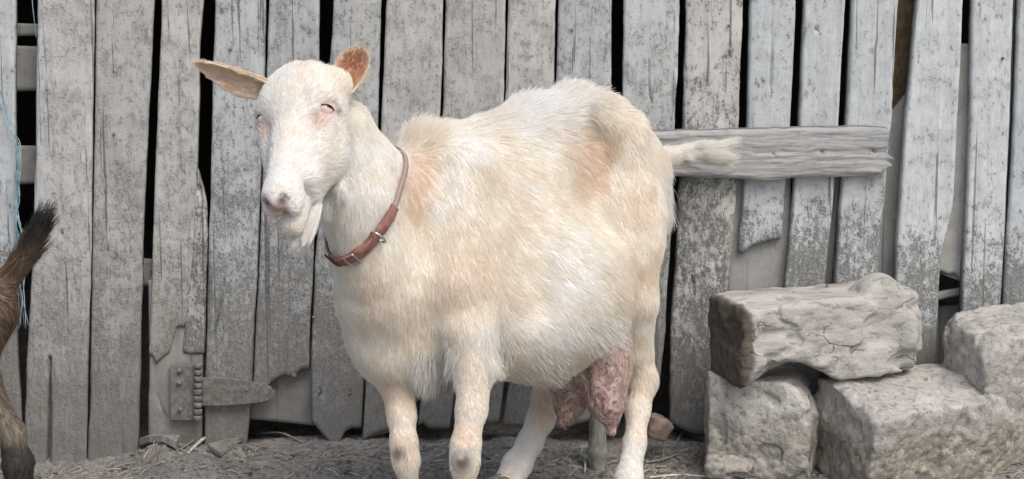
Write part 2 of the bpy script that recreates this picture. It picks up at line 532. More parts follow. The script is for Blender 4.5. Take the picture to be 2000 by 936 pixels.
# head
hell(Hd(0.055, -0.058, 0), (0.066, 0.056, 0.070), HR, 0.025, flow=hup, hl=0.015, name='cranium')
hell(Hd(0.055, -0.036, 0), (0.060, 0.030, 0.063), HR, 0.022, flow=hup, hl=0.015, name='forehead')
for s_ in (-1, 1):
    hell(Hd(0.018, -0.064, 0.050 * s_), (0.022, 0.028, 0.024), HR, 0.02, flow=hup, hl=0.015, name='poll')
    hcap(Hd(0.066, -0.022, 0.034 * s_), Hd(0.076, -0.042, 0.064 * s_), 0.013, 0.0125, 0.010, flow=hup, hl=0.012, name='brow')
    hcap(Hd(0.106, -0.046, 0.054 * s_), Hd(0.150, -0.058, 0.038 * s_), 0.011, 0.010, 0.016, flow=hup + hl * s_ * 0.5 - hd * 0.4, hl=0.014, name='cheekbone')
    hell(Hd(0.118, -0.090, 0.038 * s_), (0.064, 0.046, 0.028), HR, 0.020, flow=-ha * 0.7 - hd * 0.7, hl=0.016, name='masseter')
    hcap(Hd(0.120, -0.064, 0.034 * s_), Hd(0.190, -0.068, 0.022 * s_), 0.024, 0.025, 0.016, flow=hup + hl * s_ * 0.5 - hd * 0.4, hl=0.015, name='cheek')
    hcap(Hd(0.120, -0.125, 0.034 * s_), Hd(0.205, -0.095, 0.014 * s_), 0.020, 0.020, 0.018, flow=-ha * 0.6 - hd * 0.6, hl=0.016, name='jaw')
    hell(Hd(0.248, -0.049, 0.017 * s_), (0.027, 0.019, 0.0150), HR, 0.010, flow=hup - hd * 0.5, hl=0.010, name='lip')
hcap(Hd(0.085, -0.040, 0), Hd(0.228, -0.038, 0), 0.034, 0.025, 0.014, flow=hup, hl=0.013, name='bridge')
hell(Hd(0.248, -0.030, 0), (0.028, 0.018, 0.0245), HR, 0.012, flow=hup, hl=0.006, name='nose')
hcap(Hd(0.20, -0.090, 0), Hd(0.270, -0.086, 0), 0.022, 0.0165, 0.007, flow=hup, hl=0.012, name='chin')
# mouth slit, nostrils, eye sockets
for s_ in (-1, 1):
    hcap(Hd(0.290, -0.064, 0), Hd(0.264, -0.066, 0.028 * s_), 0.0042, 0.0042, 0.003, sub=True)
    hcap(Hd(0.264, -0.066, 0.028 * s_), Hd(0.214, -0.068, 0.043 * s_), 0.0048, 0.0040, 0.003, sub=True)
    hcap(Hd(0.278, -0.030, 0.007 * s_), Hd(0.272, -0.020, 0.016 * s_), 0.0050, 0.0056, 0.003, sub=True, name='nostril')
    hcap(Hd(0.272, -0.020, 0.016 * s_), Hd(0.256, -0.018, 0.028 * s_), 0.0056, 0.0030, 0.003, sub=True, name='nostril')
    hell(Hd(EYE[0], EYE[1] + 0.004, (EYE[2] + 0.013) * s_), (0.013, 0.010, 0.008), HR, 0.006, sub=True, name='socket')
hcap(Hd(0.279, -0.032, 0), Hd(0.279, -0.056, 0), 0.0024, 0.0018, 0.003, sub=True)
# tail core
gcap(B(0.56, 0, 0.655), P(1335, 302, 4.37), 0.021, 0.012, 0.025, flow=(1, 0.1, 0.1), hl=0.04, name='tail')
gcap(P(1335, 302, 4.37), P(1378, 298, 4.38), 0.012, 0.007, 0.01, flow=(1, 0.05, 0), hl=0.06, name='tail')

GX = grid_axis(-0.50, 0.46, 0.0055, (-0.46, -0.25), 0.0023)
GY = grid_axis(3.36, 4.46, 0.0055, (3.36, 3.66), 0.0023)
GZ = grid_axis(0.01, 0.92, 0.0055, (0.60, 0.90), 0.0023)
def lump_off(g):
    hw = np.clip((g[:, 2] - 0.62) / 0.04, 0, 1) * np.clip((-0.20 - g[:, 0]) / 0.04, 0, 1)
    return fbm(g * 13, 2, 401) * 0.0025 * (1 - hw) * np.clip((g[:, 2] - 0.26) / 0.08, 0, 1) + fbm(g * 48, 2, 403) * 0.0008
def lumps(f, X, Y, Z):
    I, J, K_ = np.nonzero(np.abs(f) < 0.012)
    f[I, J, K_] += lump_off(np.stack([X[I], Y[J], Z[K_]], 1)).astype(np.float32)
    return f
gV, gQ = sdf_mesh(G, GX, GY, GZ, lumps)

# coat colours: cream, with white, tan and pinkish patches (the animal's own colouring)
WHITE, CREAM, TAN, PINK = np.array([0.86, 0.85, 0.825]), np.array([0.83, 0.795, 0.73]), np.array([0.73, 0.60, 0.48]), np.array([0.66, 0.42, 0.36])
PATCH = [  # pixel x, y, depth, radius, colour, weight
    (815, 290, 3.82, 0.04, TAN, 0.5), (815, 340, 3.79, 0.045, TAN, 0.95), (825, 400, 3.76, 0.045, TAN, 0.8), (865, 585, 3.68, 0.055, TAN, 0.9), (800, 690, 3.66, 0.07, TAN, 0.45), (720, 600, 3.66, 0.06, TAN, 0.3),
    (1150, 285, 4.03, 0.055, TAN, 1.1), (1180, 300, 4.03, 0.04, TAN, 1.1), (1165, 350, 4.0, 0.05, TAN, 1.0), (1175, 400, 3.98, 0.035, TAN, 0.7), (1235, 400, 4.05, 0.06, TAN, 0.35), (1255, 540, 4.02, 0.07, TAN, 0.35),
    (930, 500, 3.70, 0.08, TAN, 0.35), (970, 560, 3.72, 0.09, TAN, 0.3), (1250, 760, 4.05, 0.04, TAN, 0.45), (1060, 790, 4.2, 0.05, TAN, 0.5),
    (785, 868, 3.78, 0.03, TAN, 0.7), (905, 868, 3.70, 0.025, TAN, 0.85), (780, 770, 3.8, 0.05, TAN, 0.5), (915, 940, 3.7, 0.04, TAN, 0.5), (795, 930, 3.8, 0.04, TAN, 0.45),
    (920, 265, 3.85, 0.06, WHITE, 0.9), (1060, 210, 4.0, 0.12, WHITE, 0.95), (875, 400, 3.74, 0.05, WHITE, 0.9), (885, 330, 3.78, 0.045, WHITE, 0.9), (1130, 520, 3.85, 0.09, WHITE, 0.85), (1100, 640, 3.85, 0.09, WHITE, 0.7),
    (700, 340, 3.67, 0.11, WHITE, 0.8), (720, 450, 3.70, 0.08, WHITE, 0.7), (1000, 660, 3.75, 0.07, WHITE, 0.6), (1010, 890, 4.15, 0.08, WHITE, 0.95), (1235, 900, 4.02, 0.06, WHITE, 0.8), (840, 740, 3.70, 0.05, WHITE, 0.5), (760, 300, 3.75, 0.04, WHITE, 0.6),
    (560, 250, 3.55, 0.13, WHITE, 0.85), (580, 360, 3.5, 0.09, WHITE, 0.85), (640, 300, 3.58, 0.06, WHITE, 0.6),
]
def coat(p):
    c = np.tile(CREAM, (len(p), 1))
    warp = np.stack([fbm(p * 14, 3, s) for s in (21, 22, 23)], 1) * 0.028
    q = p + warp
    for (px, py, Y, r, cc, w) in PATCH:
        d = np.linalg.norm((q - P(px, py, Y)) * np.array([1, 0.6, 1]), axis=1)
        a = np.clip(1.25 - d / r, 0, 1); a = (a * a * (3 - 2 * a) * (w * 0.72 if cc is TAN else w))[:, None]
        c = c * (1 - a) + cc * a
    v = fbm(p * 45, 3, 31)[:, None] * 0.10
    return np.clip(c * (1 + v * np.array([0.7, 1.0, 1.4])), 0.02, 0.92)
gC = coat(gV)
def spot(V, C, c, r, col, w=1.0):
    d = np.linalg.norm(V - c, axis=1); a = np.clip(1.4 - d / r, 0, 1)[:, None] * w
    a = np.minimum(a, 1)
    return C * (1 - a) + np.asarray(col) * a
# pink nose and lips, dark nostril and lip edges with shade of the hollows painted in, pink eyelids
gC = spot(gV, gC, Hd(0.275, -0.036, 0), 0.019, (0.52, 0.37, 0.345), 1.0)
for s_ in (-1, 1):
    gC = spot(gV, gC, Hd(0.270, -0.021, 0.015 * s_), 0.0100, (0.13, 0.085, 0.08))
    gC = spot(gV, gC, Hd(0.279, -0.060, 0.010 * s_), 0.009, (0.42, 0.25, 0.23), 0.9)
    gC = spot(gV, gC, Hd(EYE[0] + 0.003, EYE[1] + 0.004, (EYE[2] + 0.01) * s_), 0.013, (0.55, 0.36, 0.33), 0.8)
    gC = spot(gV, gC, Hd(EYE[0] + 0.028, EYE[1] + 0.008, (EYE[2] - 0.006) * s_), 0.020, (0.70, 0.52, 0.46), 0.55)
for s_ in (-1, 1):
    for u_ in np.linspace(0, 1, 12):      # dark pink lip line, with the slit's shade painted in
        m_ = Hd(0.282 - 0.02 * u_, -0.064 - 0.003 * u_, 0.028 * u_ * s_) if u_ < 0.5 else Hd(0.272 - 0.05 * (u_ - 0.5) * 2, -0.065 - 0.003 * u_, (0.016 + 0.028 * (u_ - 0.5) * 2) * s_)
        gC = spot(gV, gC, m_, 0.0058, (0.15, 0.09, 0.085), 1.0)
# worn bare knees
gC = spot(gV, gC, P(904, 903, 3.692), 0.020, (0.13, 0.118, 0.10), 1.0)
gC = spot(gV, gC, P(898, 889, 3.692), 0.008, (0.62, 0.58, 0.52), 1.0)
gC = spot(gV, gC, P(778, 888, 3.777), 0.014, (0.22, 0.19, 0.15), 1.0)
body = mesh_obj('body', gV, gQ, M_SKIN, goat)
color_attr(body.data, np.where((gC[:, 2] > 0.4)[:, None], gC * np.array([0.90, 0.87, 0.84]), gC))
# ---- eyes
def uvsphere(c, r, R, nu=20, nv=14, vlim=(0, math.pi)):
    V, F = [], []
    for j in range(nv + 1):
        th = vlim[0] + (vlim[1] - vlim[0]) * j / nv
        for i in range(nu):
            ph = 2 * math.pi * i / nu
            q = np.array([math.cos(th) * r[0], math.sin(th) * math.cos(ph) * r[1], math.sin(th) * math.sin(ph) * r[2]])
            V.append(c + q @ R)
    for j in range(nv):
        for i in range(nu):
            F.append((j * nu + i, j * nu + (i + 1) % nu, (j + 1) * nu + (i + 1) % nu, (j + 1) * nu + i))
    return np.array(V), F
q = NT('eye_wet'); M_EYE = q.done((0.36, 0.27, 0.18), 0.12, spec=0.5)
q = NT('pupil'); M_PUPIL = q.done((0.01, 0.01, 0.01), 0.15, spec=0.5)
q = NT('eyelid_skin'); M_LID = q.done((0.70, 0.56, 0.51), 0.6)
for s_ in (-1, 1):
    ax = hl * s_ * 0.85 + hd * 0.5; ax /= np.linalg.norm(ax)        # where the eye looks
    t1 = ha - ax * (ha @ ax); t1 /= np.linalg.norm(t1); t2 = np.cross(ax, t1)
    c = Hd(EYE[0], EYE[1], EYE[2] * s_)
    Re = np.stack([ax, t1, t2])
    v, f = uvsphere(c, (0.0105, 0.0095, 0.0125), Re); eye = mesh_obj('eye', v, f, M_EYE, goat)
    v, f = uvsphere(c + ax * 0.0096, (0.0012, 0.0020, 0.0055), Re, 14, 8); mesh_obj('pupil', v, f, M_PUPIL, eye)
    # lids: bent half shells leaving a narrow slit
    for up, cover in ((-1, 0.99), (1, 0.95)):
        V, F = [], []
        nu, nv = 16, 8
        for j in range(nv + 1):
            for i in range(nu + 1):
                a = math.pi * i / nu                          # corner to corner
                b = (math.pi / 2) * (1.15 - cover * j / nv)     # from the rim towards the slit
                d = math.cos(a) * t2 * 0.0132 + math.sin(a) * (math.sin(b) * up * t1 * 0.0102 + math.cos(b) * ax * 0.0112)
                V.append(c + d)
        for j in range(nv):
            for i in range(nu):
                F.append((j * (nu + 1) + i, j * (nu + 1) + i + 1, (j + 1) * (nu + 1) + i + 1, (j + 1) * (nu + 1) + i))
        mesh_obj('eyelid', V, F, M_LID, eye)
        if up < 0:
            lv, lf = tube(np.array(V[-(nu + 1):])[1:-1] + ax * 0.0006, 0.0009, 5); mesh_obj('lash_line', lv, lf, M_PUPIL, eye)

# ---- ears: cupped leaves with thickness
EAR_IN = np.array([0.52, 0.29, 0.18]); EAR_OUT = np.array([0.80, 0.69, 0.55])
ear_hair = []
def make_ear(base, tip, face, width, bend, tipround=0.55, creamtop=0.0, power=0.6, EAR_IN=EAR_IN):
    ax = tip - base; L = np.linalg.norm(ax); ax = ax / L
    n = face - ax * (face @ ax); n /= np.linalg.norm(n); sd = np.cross(ax, n)
    nt, nc = 26, 14
    V, C, Nn = [], [], []
    for layer in (0, 1):
        for i in range(nt + 1):
            t = i / nt
            w = width * (0.55 + 0.45 * math.sin(min(1, t * 1.7) * math.pi / 2)) * (1 - max(0, (t - tipround) / (1 - tipround)) ** 2.2) ** power
            cup = 1.25 - 0.75 * t
            for j in range(nc + 1):
                a = (j / nc * 2 - 1)
                ang = a * cup
                rr = w / max(0.3, math.sin(cup) if cup < 1.57 else 1.0)
                off = sd * math.sin(ang) * rr + n * (1 - math.cos(ang)) * rr
                thick = (0.0045 * (1 - t * 0.6)) * layer
                nn = -n * math.cos(ang) + sd * math.sin(ang)
                V.append(base + ax * L * t + off + nn * thick + n * bend * math.sin(t * math.pi) + upv * 0)
                edge = abs(a)
                ci = EAR_IN * (0.75 + 0.5 * (1 - t)) * (1 - 0.5 * edge ** 4) + EAR_OUT * 0.5 * edge ** 4
                kk = creamtop * min(1, max(0, (math.sin(ang) * sd[2] * 1.2 + 0.30) * 2.5)); ci = ci * (1 - kk) + EAR_OUT * kk
                C.append(EAR_OUT if layer else ci)
                Nn.append(nn if layer else -nn)
    F = []
    S = (nt + 1) * (nc + 1); idx = lambda l, i, j: l * S + i * (nc + 1) + j
    for i in range(nt):
        for j in range(nc):
            F.append((idx(0, i, j), idx(0, i, j + 1), idx(0, i + 1, j + 1), idx(0, i + 1, j)))
            F.append((idx(1, i, j), idx(1, i + 1, j), idx(1, i + 1, j + 1), idx(1, i, j + 1)))
        for j in (0, nc):
            F.append((idx(0, i, j), idx(0, i + 1, j), idx(1, i + 1, j), idx(1, i, j)))
    for j in range(nc):
        F.append((idx(0, nt, j), idx(0, nt, j + 1), idx(1, nt, j + 1), idx(1, nt, j)))
    V = np.array(V); C = np.array(C); Nn = np.array(Nn)
    o = mesh_obj('ear', V, np.array(F), M_SKIN, goat)
    color_attr(o.data, C)
    # soft hair on the ear
    if FUR:
        pts, T, w = sample_mesh(V, np.array(F), 5200)
        cc = (C[T] * w[:, :, None]).sum(1) * (0.9 + 0.2 * rng.random((len(pts), 1)))
        nn = (Nn[T] * w[:, :, None]).sum(1); nn /= np.linalg.norm(nn, axis=1)[:, None] + 1e-9
        inner = (cc[:, 1] < 0.56)
        ln = np.where(inner, 0.007, 0.010) * (0.6 + 0.8 * rng.random(len(pts)))
        pos = grow(pts, nn, np.tile(ax, (len(pts), 1)), ln, 0.30, clump=0.5, K=4)
        hair_object('ear_hair', o, pos, np.clip(cc * 1.08, 0, 0.9), 0.00042, M_HAIR)
    return o
make_ear(P(532, 172, 3.655), P(383, 121, 3.625), np.array([0.1, -0.72, -0.62]), 0.030, 0.004, 0.12, 1.0, 0.8, np.array([0.82, 0.69, 0.60]))
make_ear(P(655, 193, 3.655), P(706, 97, 3.69), np.array([-0.15, -0.95, 0.10]), 0.0255, -0.004, 0.62)

# ---- wattles under the throat
for (px, py, px2, py2, Y) in ((664, 345, 674, 396, 3.60), (636, 380, 636, 418, 3.62)):
    pp = catmull([P(px, py, Y + 0.02), P((px + px2) / 2, (py + py2) / 2, Y - 0.004), P(px2, py2, Y)], 12)
    v, f = tube(pp, np.linspace(0.008, 0.0085, 12) * np.sin(np.linspace(1.2, 2.95, 12)) ** 0.5, 10)
    wt = mesh_obj('wattle', v, f, M_SKIN, goat)
    color_attr(wt.data, np.tile(WHITE, (len(v), 1)))
    if FUR:
        tri = np.array([x for x in f if len(x) == 4])
        pts, T, w = sample_mesh(v, tri, 900)
        ctr = pp[np.argmin(((pts[:, None] - pp[None]) ** 2).sum(2), 1)]
        nn = pts - ctr; nn /= np.linalg.norm(nn, axis=1)[:, None] + 1e-9
        pos = grow(pts, nn, np.tile([0.05, -0.1, -1.0], (len(pts), 1)), 0.016 * (0.6 + 0.7 * rng.random(len(pts))), 0.25, clump=0.5, K=4)
        hair_object('wattle_hair', wt, pos, np.tile(WHITE * 1.03, (len(pts), 1)), 0.0004, M_HAIR)

# ---- udder
U = [cap(P(1195, 620, 4.07), P(1178, 715, 4.03), 0.045, 0.048, 0.03), cap(P(1178, 715, 4.03), P(1184, 782, 4.015), 0.047, 0.038, 0.03),
     cap(P(1186, 790, 4.015), P(1196, 844, 4.01), 0.026, 0.0085, 0.022),
     cap(P(1150, 700, 4.13), P(1118, 745, 4.10), 0.05, 0.040, 0.02), cap(P(1118, 745, 4.10), P(1112, 788, 4.09), 0.038, 0.032, 0.02), cap(P(1112, 792, 4.09), P(1100, 826, 4.08), 0.022, 0.010, 0.02),
     cap(P(1143, 690, 4.00), P(1143, 800, 3.98), 0.010, 0.008, 0.012, sub=True)]
uX = grid_axis(P(1040, 700, 4.0)[0], P(1260, 700, 4.0)[0], 0.003); uY = grid_axis(3.90, 4.26, 0.003); uZ = grid_axis(0.12, 0.55, 0.003)
def wrinkle(f, X, Y, Z):
    g = np.stack(np.meshgrid(X, Y, Z, indexing='ij'), -1).reshape(-1, 3)
    near = (np.abs(f.reshape(-1)) < 0.012)
    d = np.zeros(len(g)); d[near] = fbm(g[near] * np.array([90, 90, 55]), 3, 77) * 0.0032
    return f + d.reshape(f.shape).astype(np.float32)
uV, uQ = sdf_mesh(U, uX, uY, uZ, wrinkle)
q = NT('udder_skin')
v = q.coord(rand=False)
n1 = q.noise(v, 60, 5, 0.6, 0.6); n2 = q.noise(v, 95, 4, 0.65, 0.6); n3 = q.noise(v, 22, 3)
col = q.mix(q.ramp(n3, [(0.35, 0.0), (0.65, 1.0)]), (0.43, 0.29, 0.255), (0.31, 0.20, 0.175))
col = q.mix(q.ramp(n1, [(0.50, 0.0), (0.60, 0.8)]), col, (0.60, 0.50, 0.46))
col = q.mix(q.ramp(n2, [(0.545, 0.0), (0.60, 0.9)]), col, (0.12, 0.08, 0.075))
M_UDDER = q.done(col, 0.62, q.bump(n2, 0.6, 0.003), 0.3)
udder = mesh_obj('udder', uV, uQ, M_UDDER, goat)
if FUR:
    wv = np.clip((uV[:, 2] - 0.22) / 0.10, 0.12, 1)
    pts, T, w = sample_mesh(uV, uQ, 6000, wv)
    nn = field_normals(U, pts)
    pos = grow(pts, nn, np.tile([0.1, -0.1, -1.0], (len(pts), 1)), 0.012 * (0.5 + rng.random(len(pts))), 0.3, clump=0.4, K=4)
    hair_object('udder_hair', udder, pos, np.tile([0.72, 0.62, 0.56], (len(pts), 1)) * (0.8 + 0.4 * rng.random((len(pts), 1))), 0.00035, M_HAIR)

# ---- cloven hooves
q = NT('hoof_horn'); v = q.coord((1, 1, 6)); nz = q.noise(v, 60, 4)
M_HOOF = q.done(q.ramp(nz, [(0.3, (0.13, 0.115, 0.10)), (0.7, (0.30, 0.27, 0.23))]), 0.6, q.bump(nz, 0.4, 0.002))
hoof_tops = [(P(902, 1050, 3.70), fwd), (P(797, 1040, 3.775), fwd), (P(1222, 985, 3.985), fwd * 0.9 + lat * 0.2), (P(985, 955, 4.085), fwd * 0.8 - lat * 0.3)]
for top, dr in hoof_tops:
    dr = dr / np.linalg.norm(dr); sd = np.array([-dr[1], dr[0], 0])
    hp = []
    for s_ in (-1, 1):
        a = top + sd * 0.012 * s_ + dr * 0.006; b = np.array([0, 0, 0]) + top + dr * 0.045 + sd * 0.015 * s_; b[2] = 0.016
        hp.append(cap(np.array([a[0], a[1], max(a[2] - 0.002, 0.03)]), b, 0.0165, 0.014, 0.006)); c = b - dr * 0.04; hp.append(cap(c, b, 0.0155, 0.014, 0.01))
    lo = np.min([x.lo for x in hp], 0) - 0.01; hi = np.max([x.hi for x in hp], 0) + 0.01
    def flatcut(f, X, Y, Z):
        return np.maximum(f, (0.001 - Z)[None, None, :].astype(np.float32))
    hv, hq = sdf_mesh(hp, np.arange(lo[0], hi[0], 0.003), np.arange(lo[1], hi[1], 0.003), np.arange(-0.01, hi[2], 0.003), flatcut)
    mesh_obj('hoof', hv, hq, M_HOOF, goat)

# ---- coat
LOCKS = [  # pixel x, y, depth, radius, hair length, lift, extra direction
    (810, 250, 3.88, 0.07, 0.042, 0.9, (0.1, 0, 0.3)), (1080, 175, 4.06, 0.13, 0.046, 0.55, (0.3, 0, 0.1)), (960, 215, 3.98, 0.08, 0.046, 0.6, (0.2, 0, 0.2)),
    (1195, 200, 4.12, 0.05, 0.034, 0.5, (0.5, 0, -0.1)),
    (835, 735, 3.74, 0.05, 0.055, 0.25, (-0.2, -0.1, -1)), (880, 700, 3.72, 0.035, 0.036, 0.3, (-0.2, 0, -1)), (968, 690, 3.78, 0.035, 0.040, 0.35, (0.1, 0, -1)),
    (1060, 745, 3.95, 0.06, 0.032, 0.2, (0.5, 0, -0.4)), (1180, 650, 4.0, 0.05, 0.034, 0.25, (0.4, 0, -0.8)), (1300, 400, 4.25, 0.05, 0.036, 0.3, (0.1, 0.2, -1)),
    (800, 745, 3.82, 0.03, 0.022, 0.25, (0, 0, -1)), (690, 420, 3.68, 0.05, 0.03, 0.2, (0, 0, -1)),
    (1040, 912, 4.18, 0.02, 0.02, 0.3, (0.2, 0, -1)), (565, 135, 3.60, 0.03, 0.016, 0.6, (-0.2, -0.1, 0.2)),
]
if FUR:
    plen = np.array([p.hl for p in G if not p.sub]); pflow = np.array([p.flow / (np.linalg.norm(p.flow) + 1e-9) for p in G if not p.sub]); pr = [p for p in G if not p.sub]
    def coat_fields(pts):
        W = np.stack([np.exp(-np.clip(p.fn(pts[:, 0], pts[:, 1], pts[:, 2]), -0.01, 1) / 0.014) for p in pr], 1)
        W /= W.sum(1)[:, None] + 1e-12
        return W @ plen, W @ pflow
    vl, _ = coat_fields(gV)
    headness = np.clip((0.016 - vl) / 0.008, 0, 1) * (gV[:, 2] > 0.55)
    wv = 1.0 + 1.6 * headness + 0.5 * (vl < 0.014)
    bare = np.zeros(len(gV), bool)
    for c_, r_ in ((Hd(0.274, -0.034, 0), 0.024), (Hd(0.279, -0.060, 0), 0.015), (Hd(EYE[0], EYE[1] + 0.003, EYE[2] + 0.01), 0.012), (Hd(EYE[0], EYE[1] + 0.003, -EYE[2] - 0.01), 0.012), (P(904, 902, 3.692), 0.026), (P(778, 888, 3.777), 0.014)):
        bare |= np.linalg.norm(gV - c_, axis=1) < r_
    for u_ in np.linspace(0, 1, 16):
        for s_ in (-1, 1):
            m_ = Hd(0.282 - 0.02 * u_, -0.064 - 0.003 * u_, 0.028 * u_ * s_) if u_ < 0.5 else Hd(0.272 - 0.05 * (u_ - 0.5) * 2, -0.065 - 0.003 * u_, (0.016 + 0.028 * (u_ - 0.5) * 2) * s_)
            bare |= np.linalg.norm(gV - m_, axis=1) < 0.0075
    wv = np.where(bare, 0.0, wv)
    # the strap of the collar lies free of the longest hair
    pts, T, w = sample_mesh(gV, gQ, 200000, wv)
    vn = np.zeros(len(gV) * 3, dtype=np.float32); body.data.vertex_normals.foreach_get('vector', vn); vn = vn.reshape(-1, 3).astype(np.float64)
    if (vn * field_normals(G, gV)).sum() < 0: vn = -vn
    nrm = (vn[T] * w[:, :, None]).sum(1); nrm /= np.linalg.norm(nrm, axis=1)[:, None] + 1e-9
    ln, flow = coat_fields(pts)
    ln = np.where(ln > 0.014, 0.014 + (ln - 0.014) * 0.45, ln)
    lift = np.full(len(pts), 0.13)
    isleg = pts[:, 2] < 0.30
    lift = np.where((ln < 0.0165) & ~isleg, 0.16, lift); ln = np.where(isleg & (ln < 0.016), np.minimum(ln, 0.012), ln)
    for (px, py, Y, r, L_, lf, dr) in LOCKS:
        a = np.clip(1.3 - np.linalg.norm(pts - P(px, py, Y), axis=1) / r, 0, 1)
        ln = ln * (1 - a) + L_ * a; lift = lift * (1 - a) + lf * a
        flow = flow + a[:, None] * np.array(dr) * 1.2
    ln = ln * (0.6 + 0.6 * rng.random(len(pts))) * (1 + 0.25 * fbm(pts * 25, 2, 41))
    cols = coat(pts) * (0.91 + 0.16 * rng.random((len(pts), 1)))
    vc = (gC[T] * w[:, :, None]).sum(1)
    near = np.linalg.norm(vc - coat(pts), axis=1)[:, None] > 0.12
    cols = np.where(near, vc, cols)
    pos = grow(pts, nrm, flow, ln, lift, curl=0.11, clump=0.28, clump_frac=0.05, K=5, jitter=0.09)
    # keep every strand above the skin
    push = np.zeros((len(pts), 5))
    for k in (2, 4):
        f_ = eval_field(G, pos[:, k]) + lump_off(pos[:, k]); push[:, k] = np.clip(0.0007 + 0.0005 * k - f_, 0, 0.02)
    push[:, 1] = push[:, 2] * 0.5; push[:, 3] = (push[:, 2] + push[:, 4]) * 0.5
    pos = pos + nrm[:, None, :] * push[:, :, None]
    hair_object('coat', body, pos, np.clip(cols * 1.12, 0, 0.95), np.where(ln < 0.012, 0.00042, 0.00050), M_HAIR)
    # long tufts that hang free of the coat
    gN = field_normals(G, gV)
    def pix(p):
        d = p - np.array([0, 0, CAM_H]); fz = d[:, 1] * math.cos(PITCH) - d[:, 2] * math.sin(PITCH); uz = d[:, 1] * math.sin(PITCH) + d[:, 2] * math.cos(PITCH)
        return 1000 + FPX * d[:, 0] / fz, 468 - FPX * uz / fz
    gPX, gPY = pix(gV)
    def tuft(px, py, Y, rad, dr, ln_, n, col, nz=1.0):
        c = P(px, py, Y); d = np.linalg.norm(gV - c, axis=1); ids = np.nonzero((np.hypot(gPX - px, gPY - py) < rad * 1050) & (np.abs(gV[:, 1] - Y) < 0.14) & (gN[:, 2] < nz) & (gN[:, 1] < 0.35))[0]; d = np.hypot(gPX - px, gPY - py) / 1050
        if len(ids) < 4: return None
        ii = ids[rng.integers(0, len(ids), n)]; r0 = gV[ii] + rng.normal(0, 0.002, (n, 3)); nn = field_normals(G, r0)
        dv = np.asarray(dr, float); dv = dv / np.linalg.norm(dv)
        K_ = 6; pos = np.zeros((n, K_, 3)); pos[:, 0] = r0
        L_ = ln_ * (0.35 + 0.75 * rng.random(n)) * np.clip(1.25 - d[ii] / rad, 0.35, 1)
        jit = rng.normal(0, 0.10, (n, 3)) + np.stack([fbm(r0 * 60, 2, q_) for q_ in (61, 62, 63)], 1) * 0.35
        for k in range(1, K_):
            u_ = k / (K_ - 1); v_ = dv + nn * 0.7 * (1 - u_) + jit; v_ /= np.linalg.norm(v_, axis=1)[:, None]
            pos[:, k] = pos[:, k - 1] + v_ * (L_ / (K_ - 1))[:, None]
        return pos, np.tile(col, (n, 1)) * (0.9 + 0.14 * rng.random((n, 1)))
    TU = [tuft(838, 725, 3.73, 0.042, (-0.25, -0.05, -1), 0.048, 1500, WHITE, -0.1), tuft(880, 700, 3.74, 0.035, (-0.2, -0.1, -1), 0.040, 600, WHITE, 0.3), tuft(966, 690, 3.80, 0.04, (0.1, 0, -1), 0.045, 700, WHITE),
          tuft(1185, 655, 4.0, 0.05, (0.6, 0, -0.6), 0.040, 900, WHITE), tuft(1070, 748, 3.96, 0.06, (0.5, 0, -0.4), 0.030, 900, CREAM), tuft(1298, 395, 4.24, 0.05, (0.05, 0.1, -1), 0.050, 900, WHITE), tuft(805, 745, 3.82, 0.03, (0, 0, -1), 0.020, 300, CREAM)]
    TU = [x for x in TU if x is not None]
    hair_object('tuft', goat, np.concatenate([x[0] for x in TU]), np.clip(np.concatenate([x[1] for x in TU]), 0, 0.9), 0.0005, M_HAIR)
    # beard
    n = 2600
    pts0 = np.array([Hd(0.185 + 0.062 * a, -0.104 - 0.016 * b, (c - 0.35) * 0.045) for a, b, c in rng.random((n, 3))])
    pos = grow(pts0, np.tile(-hd, (n, 1)), np.tile([0.10, 0.06, -1.0], (n, 1)), 0.058 * (0.6 + 0.5 * rng.random(n)), 0.06, curl=0.10, clump=0.7, clump_frac=0.014, K=6, jitter=0.06)
    hair_object('beard', goat, pos, np.tile(WHITE * 1.06, (n, 1)) * (0.94 + 0.1 * rng.random((n, 1))), 0.0005, M_HAIR)
    # tail brush
    n = 9000
    t = rng.random(n); c0 = P(1305, 300, 4.355); c1 = P(1388, 298, 4.38)
    ctr = c0 + (c1 - c0) * t[:, None]; an = rng.random(n) * 2 * math.pi
    nn = np.stack([np.zeros(n), np.cos(an), np.sin(an)], 1)
    pts = ctr + nn * (0.012 - 0.005 * t)[:, None]
    pos = grow(pts, nn, np.tile([1.0, 0.05, -0.02], (n, 1)), (0.030 + 0.036 * t) * (0.35 + 0.95 * rng.random(n)), 0.22 + 0.42 * t, curl=0.22, clump=0.72, clump_frac=0.012, K=5, jitter=0.1)
    hair_object('tail_brush', goat, pos, np.tile([0.93, 0.92, 0.88], (n, 1)) * (0.93 + 0.1 * rng.random((n, 1))), 0.00045, M_HAIR)

# ------------------------------------------------------------------ collar on the goat's neck
cA, cB, cC = P(692, 520, 3.66), P(768, 410, 3.70), P(752, 305, 3.82)
cn = np.cross(cB - cA, cC - cA); cn /= np.linalg.norm(cn)
cc = P(712, 410, 3.77); cc = cc - cn * ((cc - cA) @ cn)
e1 = cA - cc; e2 = cB - cc
e1 /= np.linalg.norm(e1); e2 -= e1 * (e1 @ e2); e2 /= np.linalg.norm(e2); en = np.cross(e1, e2)
NR = 72
ring_pts = []
for i in range(NR):
    th = 2 * math.pi * i / NR
    d = e1 * math.cos(th) + e2 * math.sin(th)
    rr = np.linspace(0.02, 0.30, 561)
    f = eval_field(G, cc + rr[:, None] * d)
    k = np.argmax(f > 0.006)
    ring_pts.append(rr[k] if f[k] > 0.006 else 0.2)
ring_r = np.array(ring_pts)
for _ in range(6):
    ring_r = 0.5 * ring_r + 0.25 * (np.roll(ring_r, 1) + np.roll(ring_r, -1))
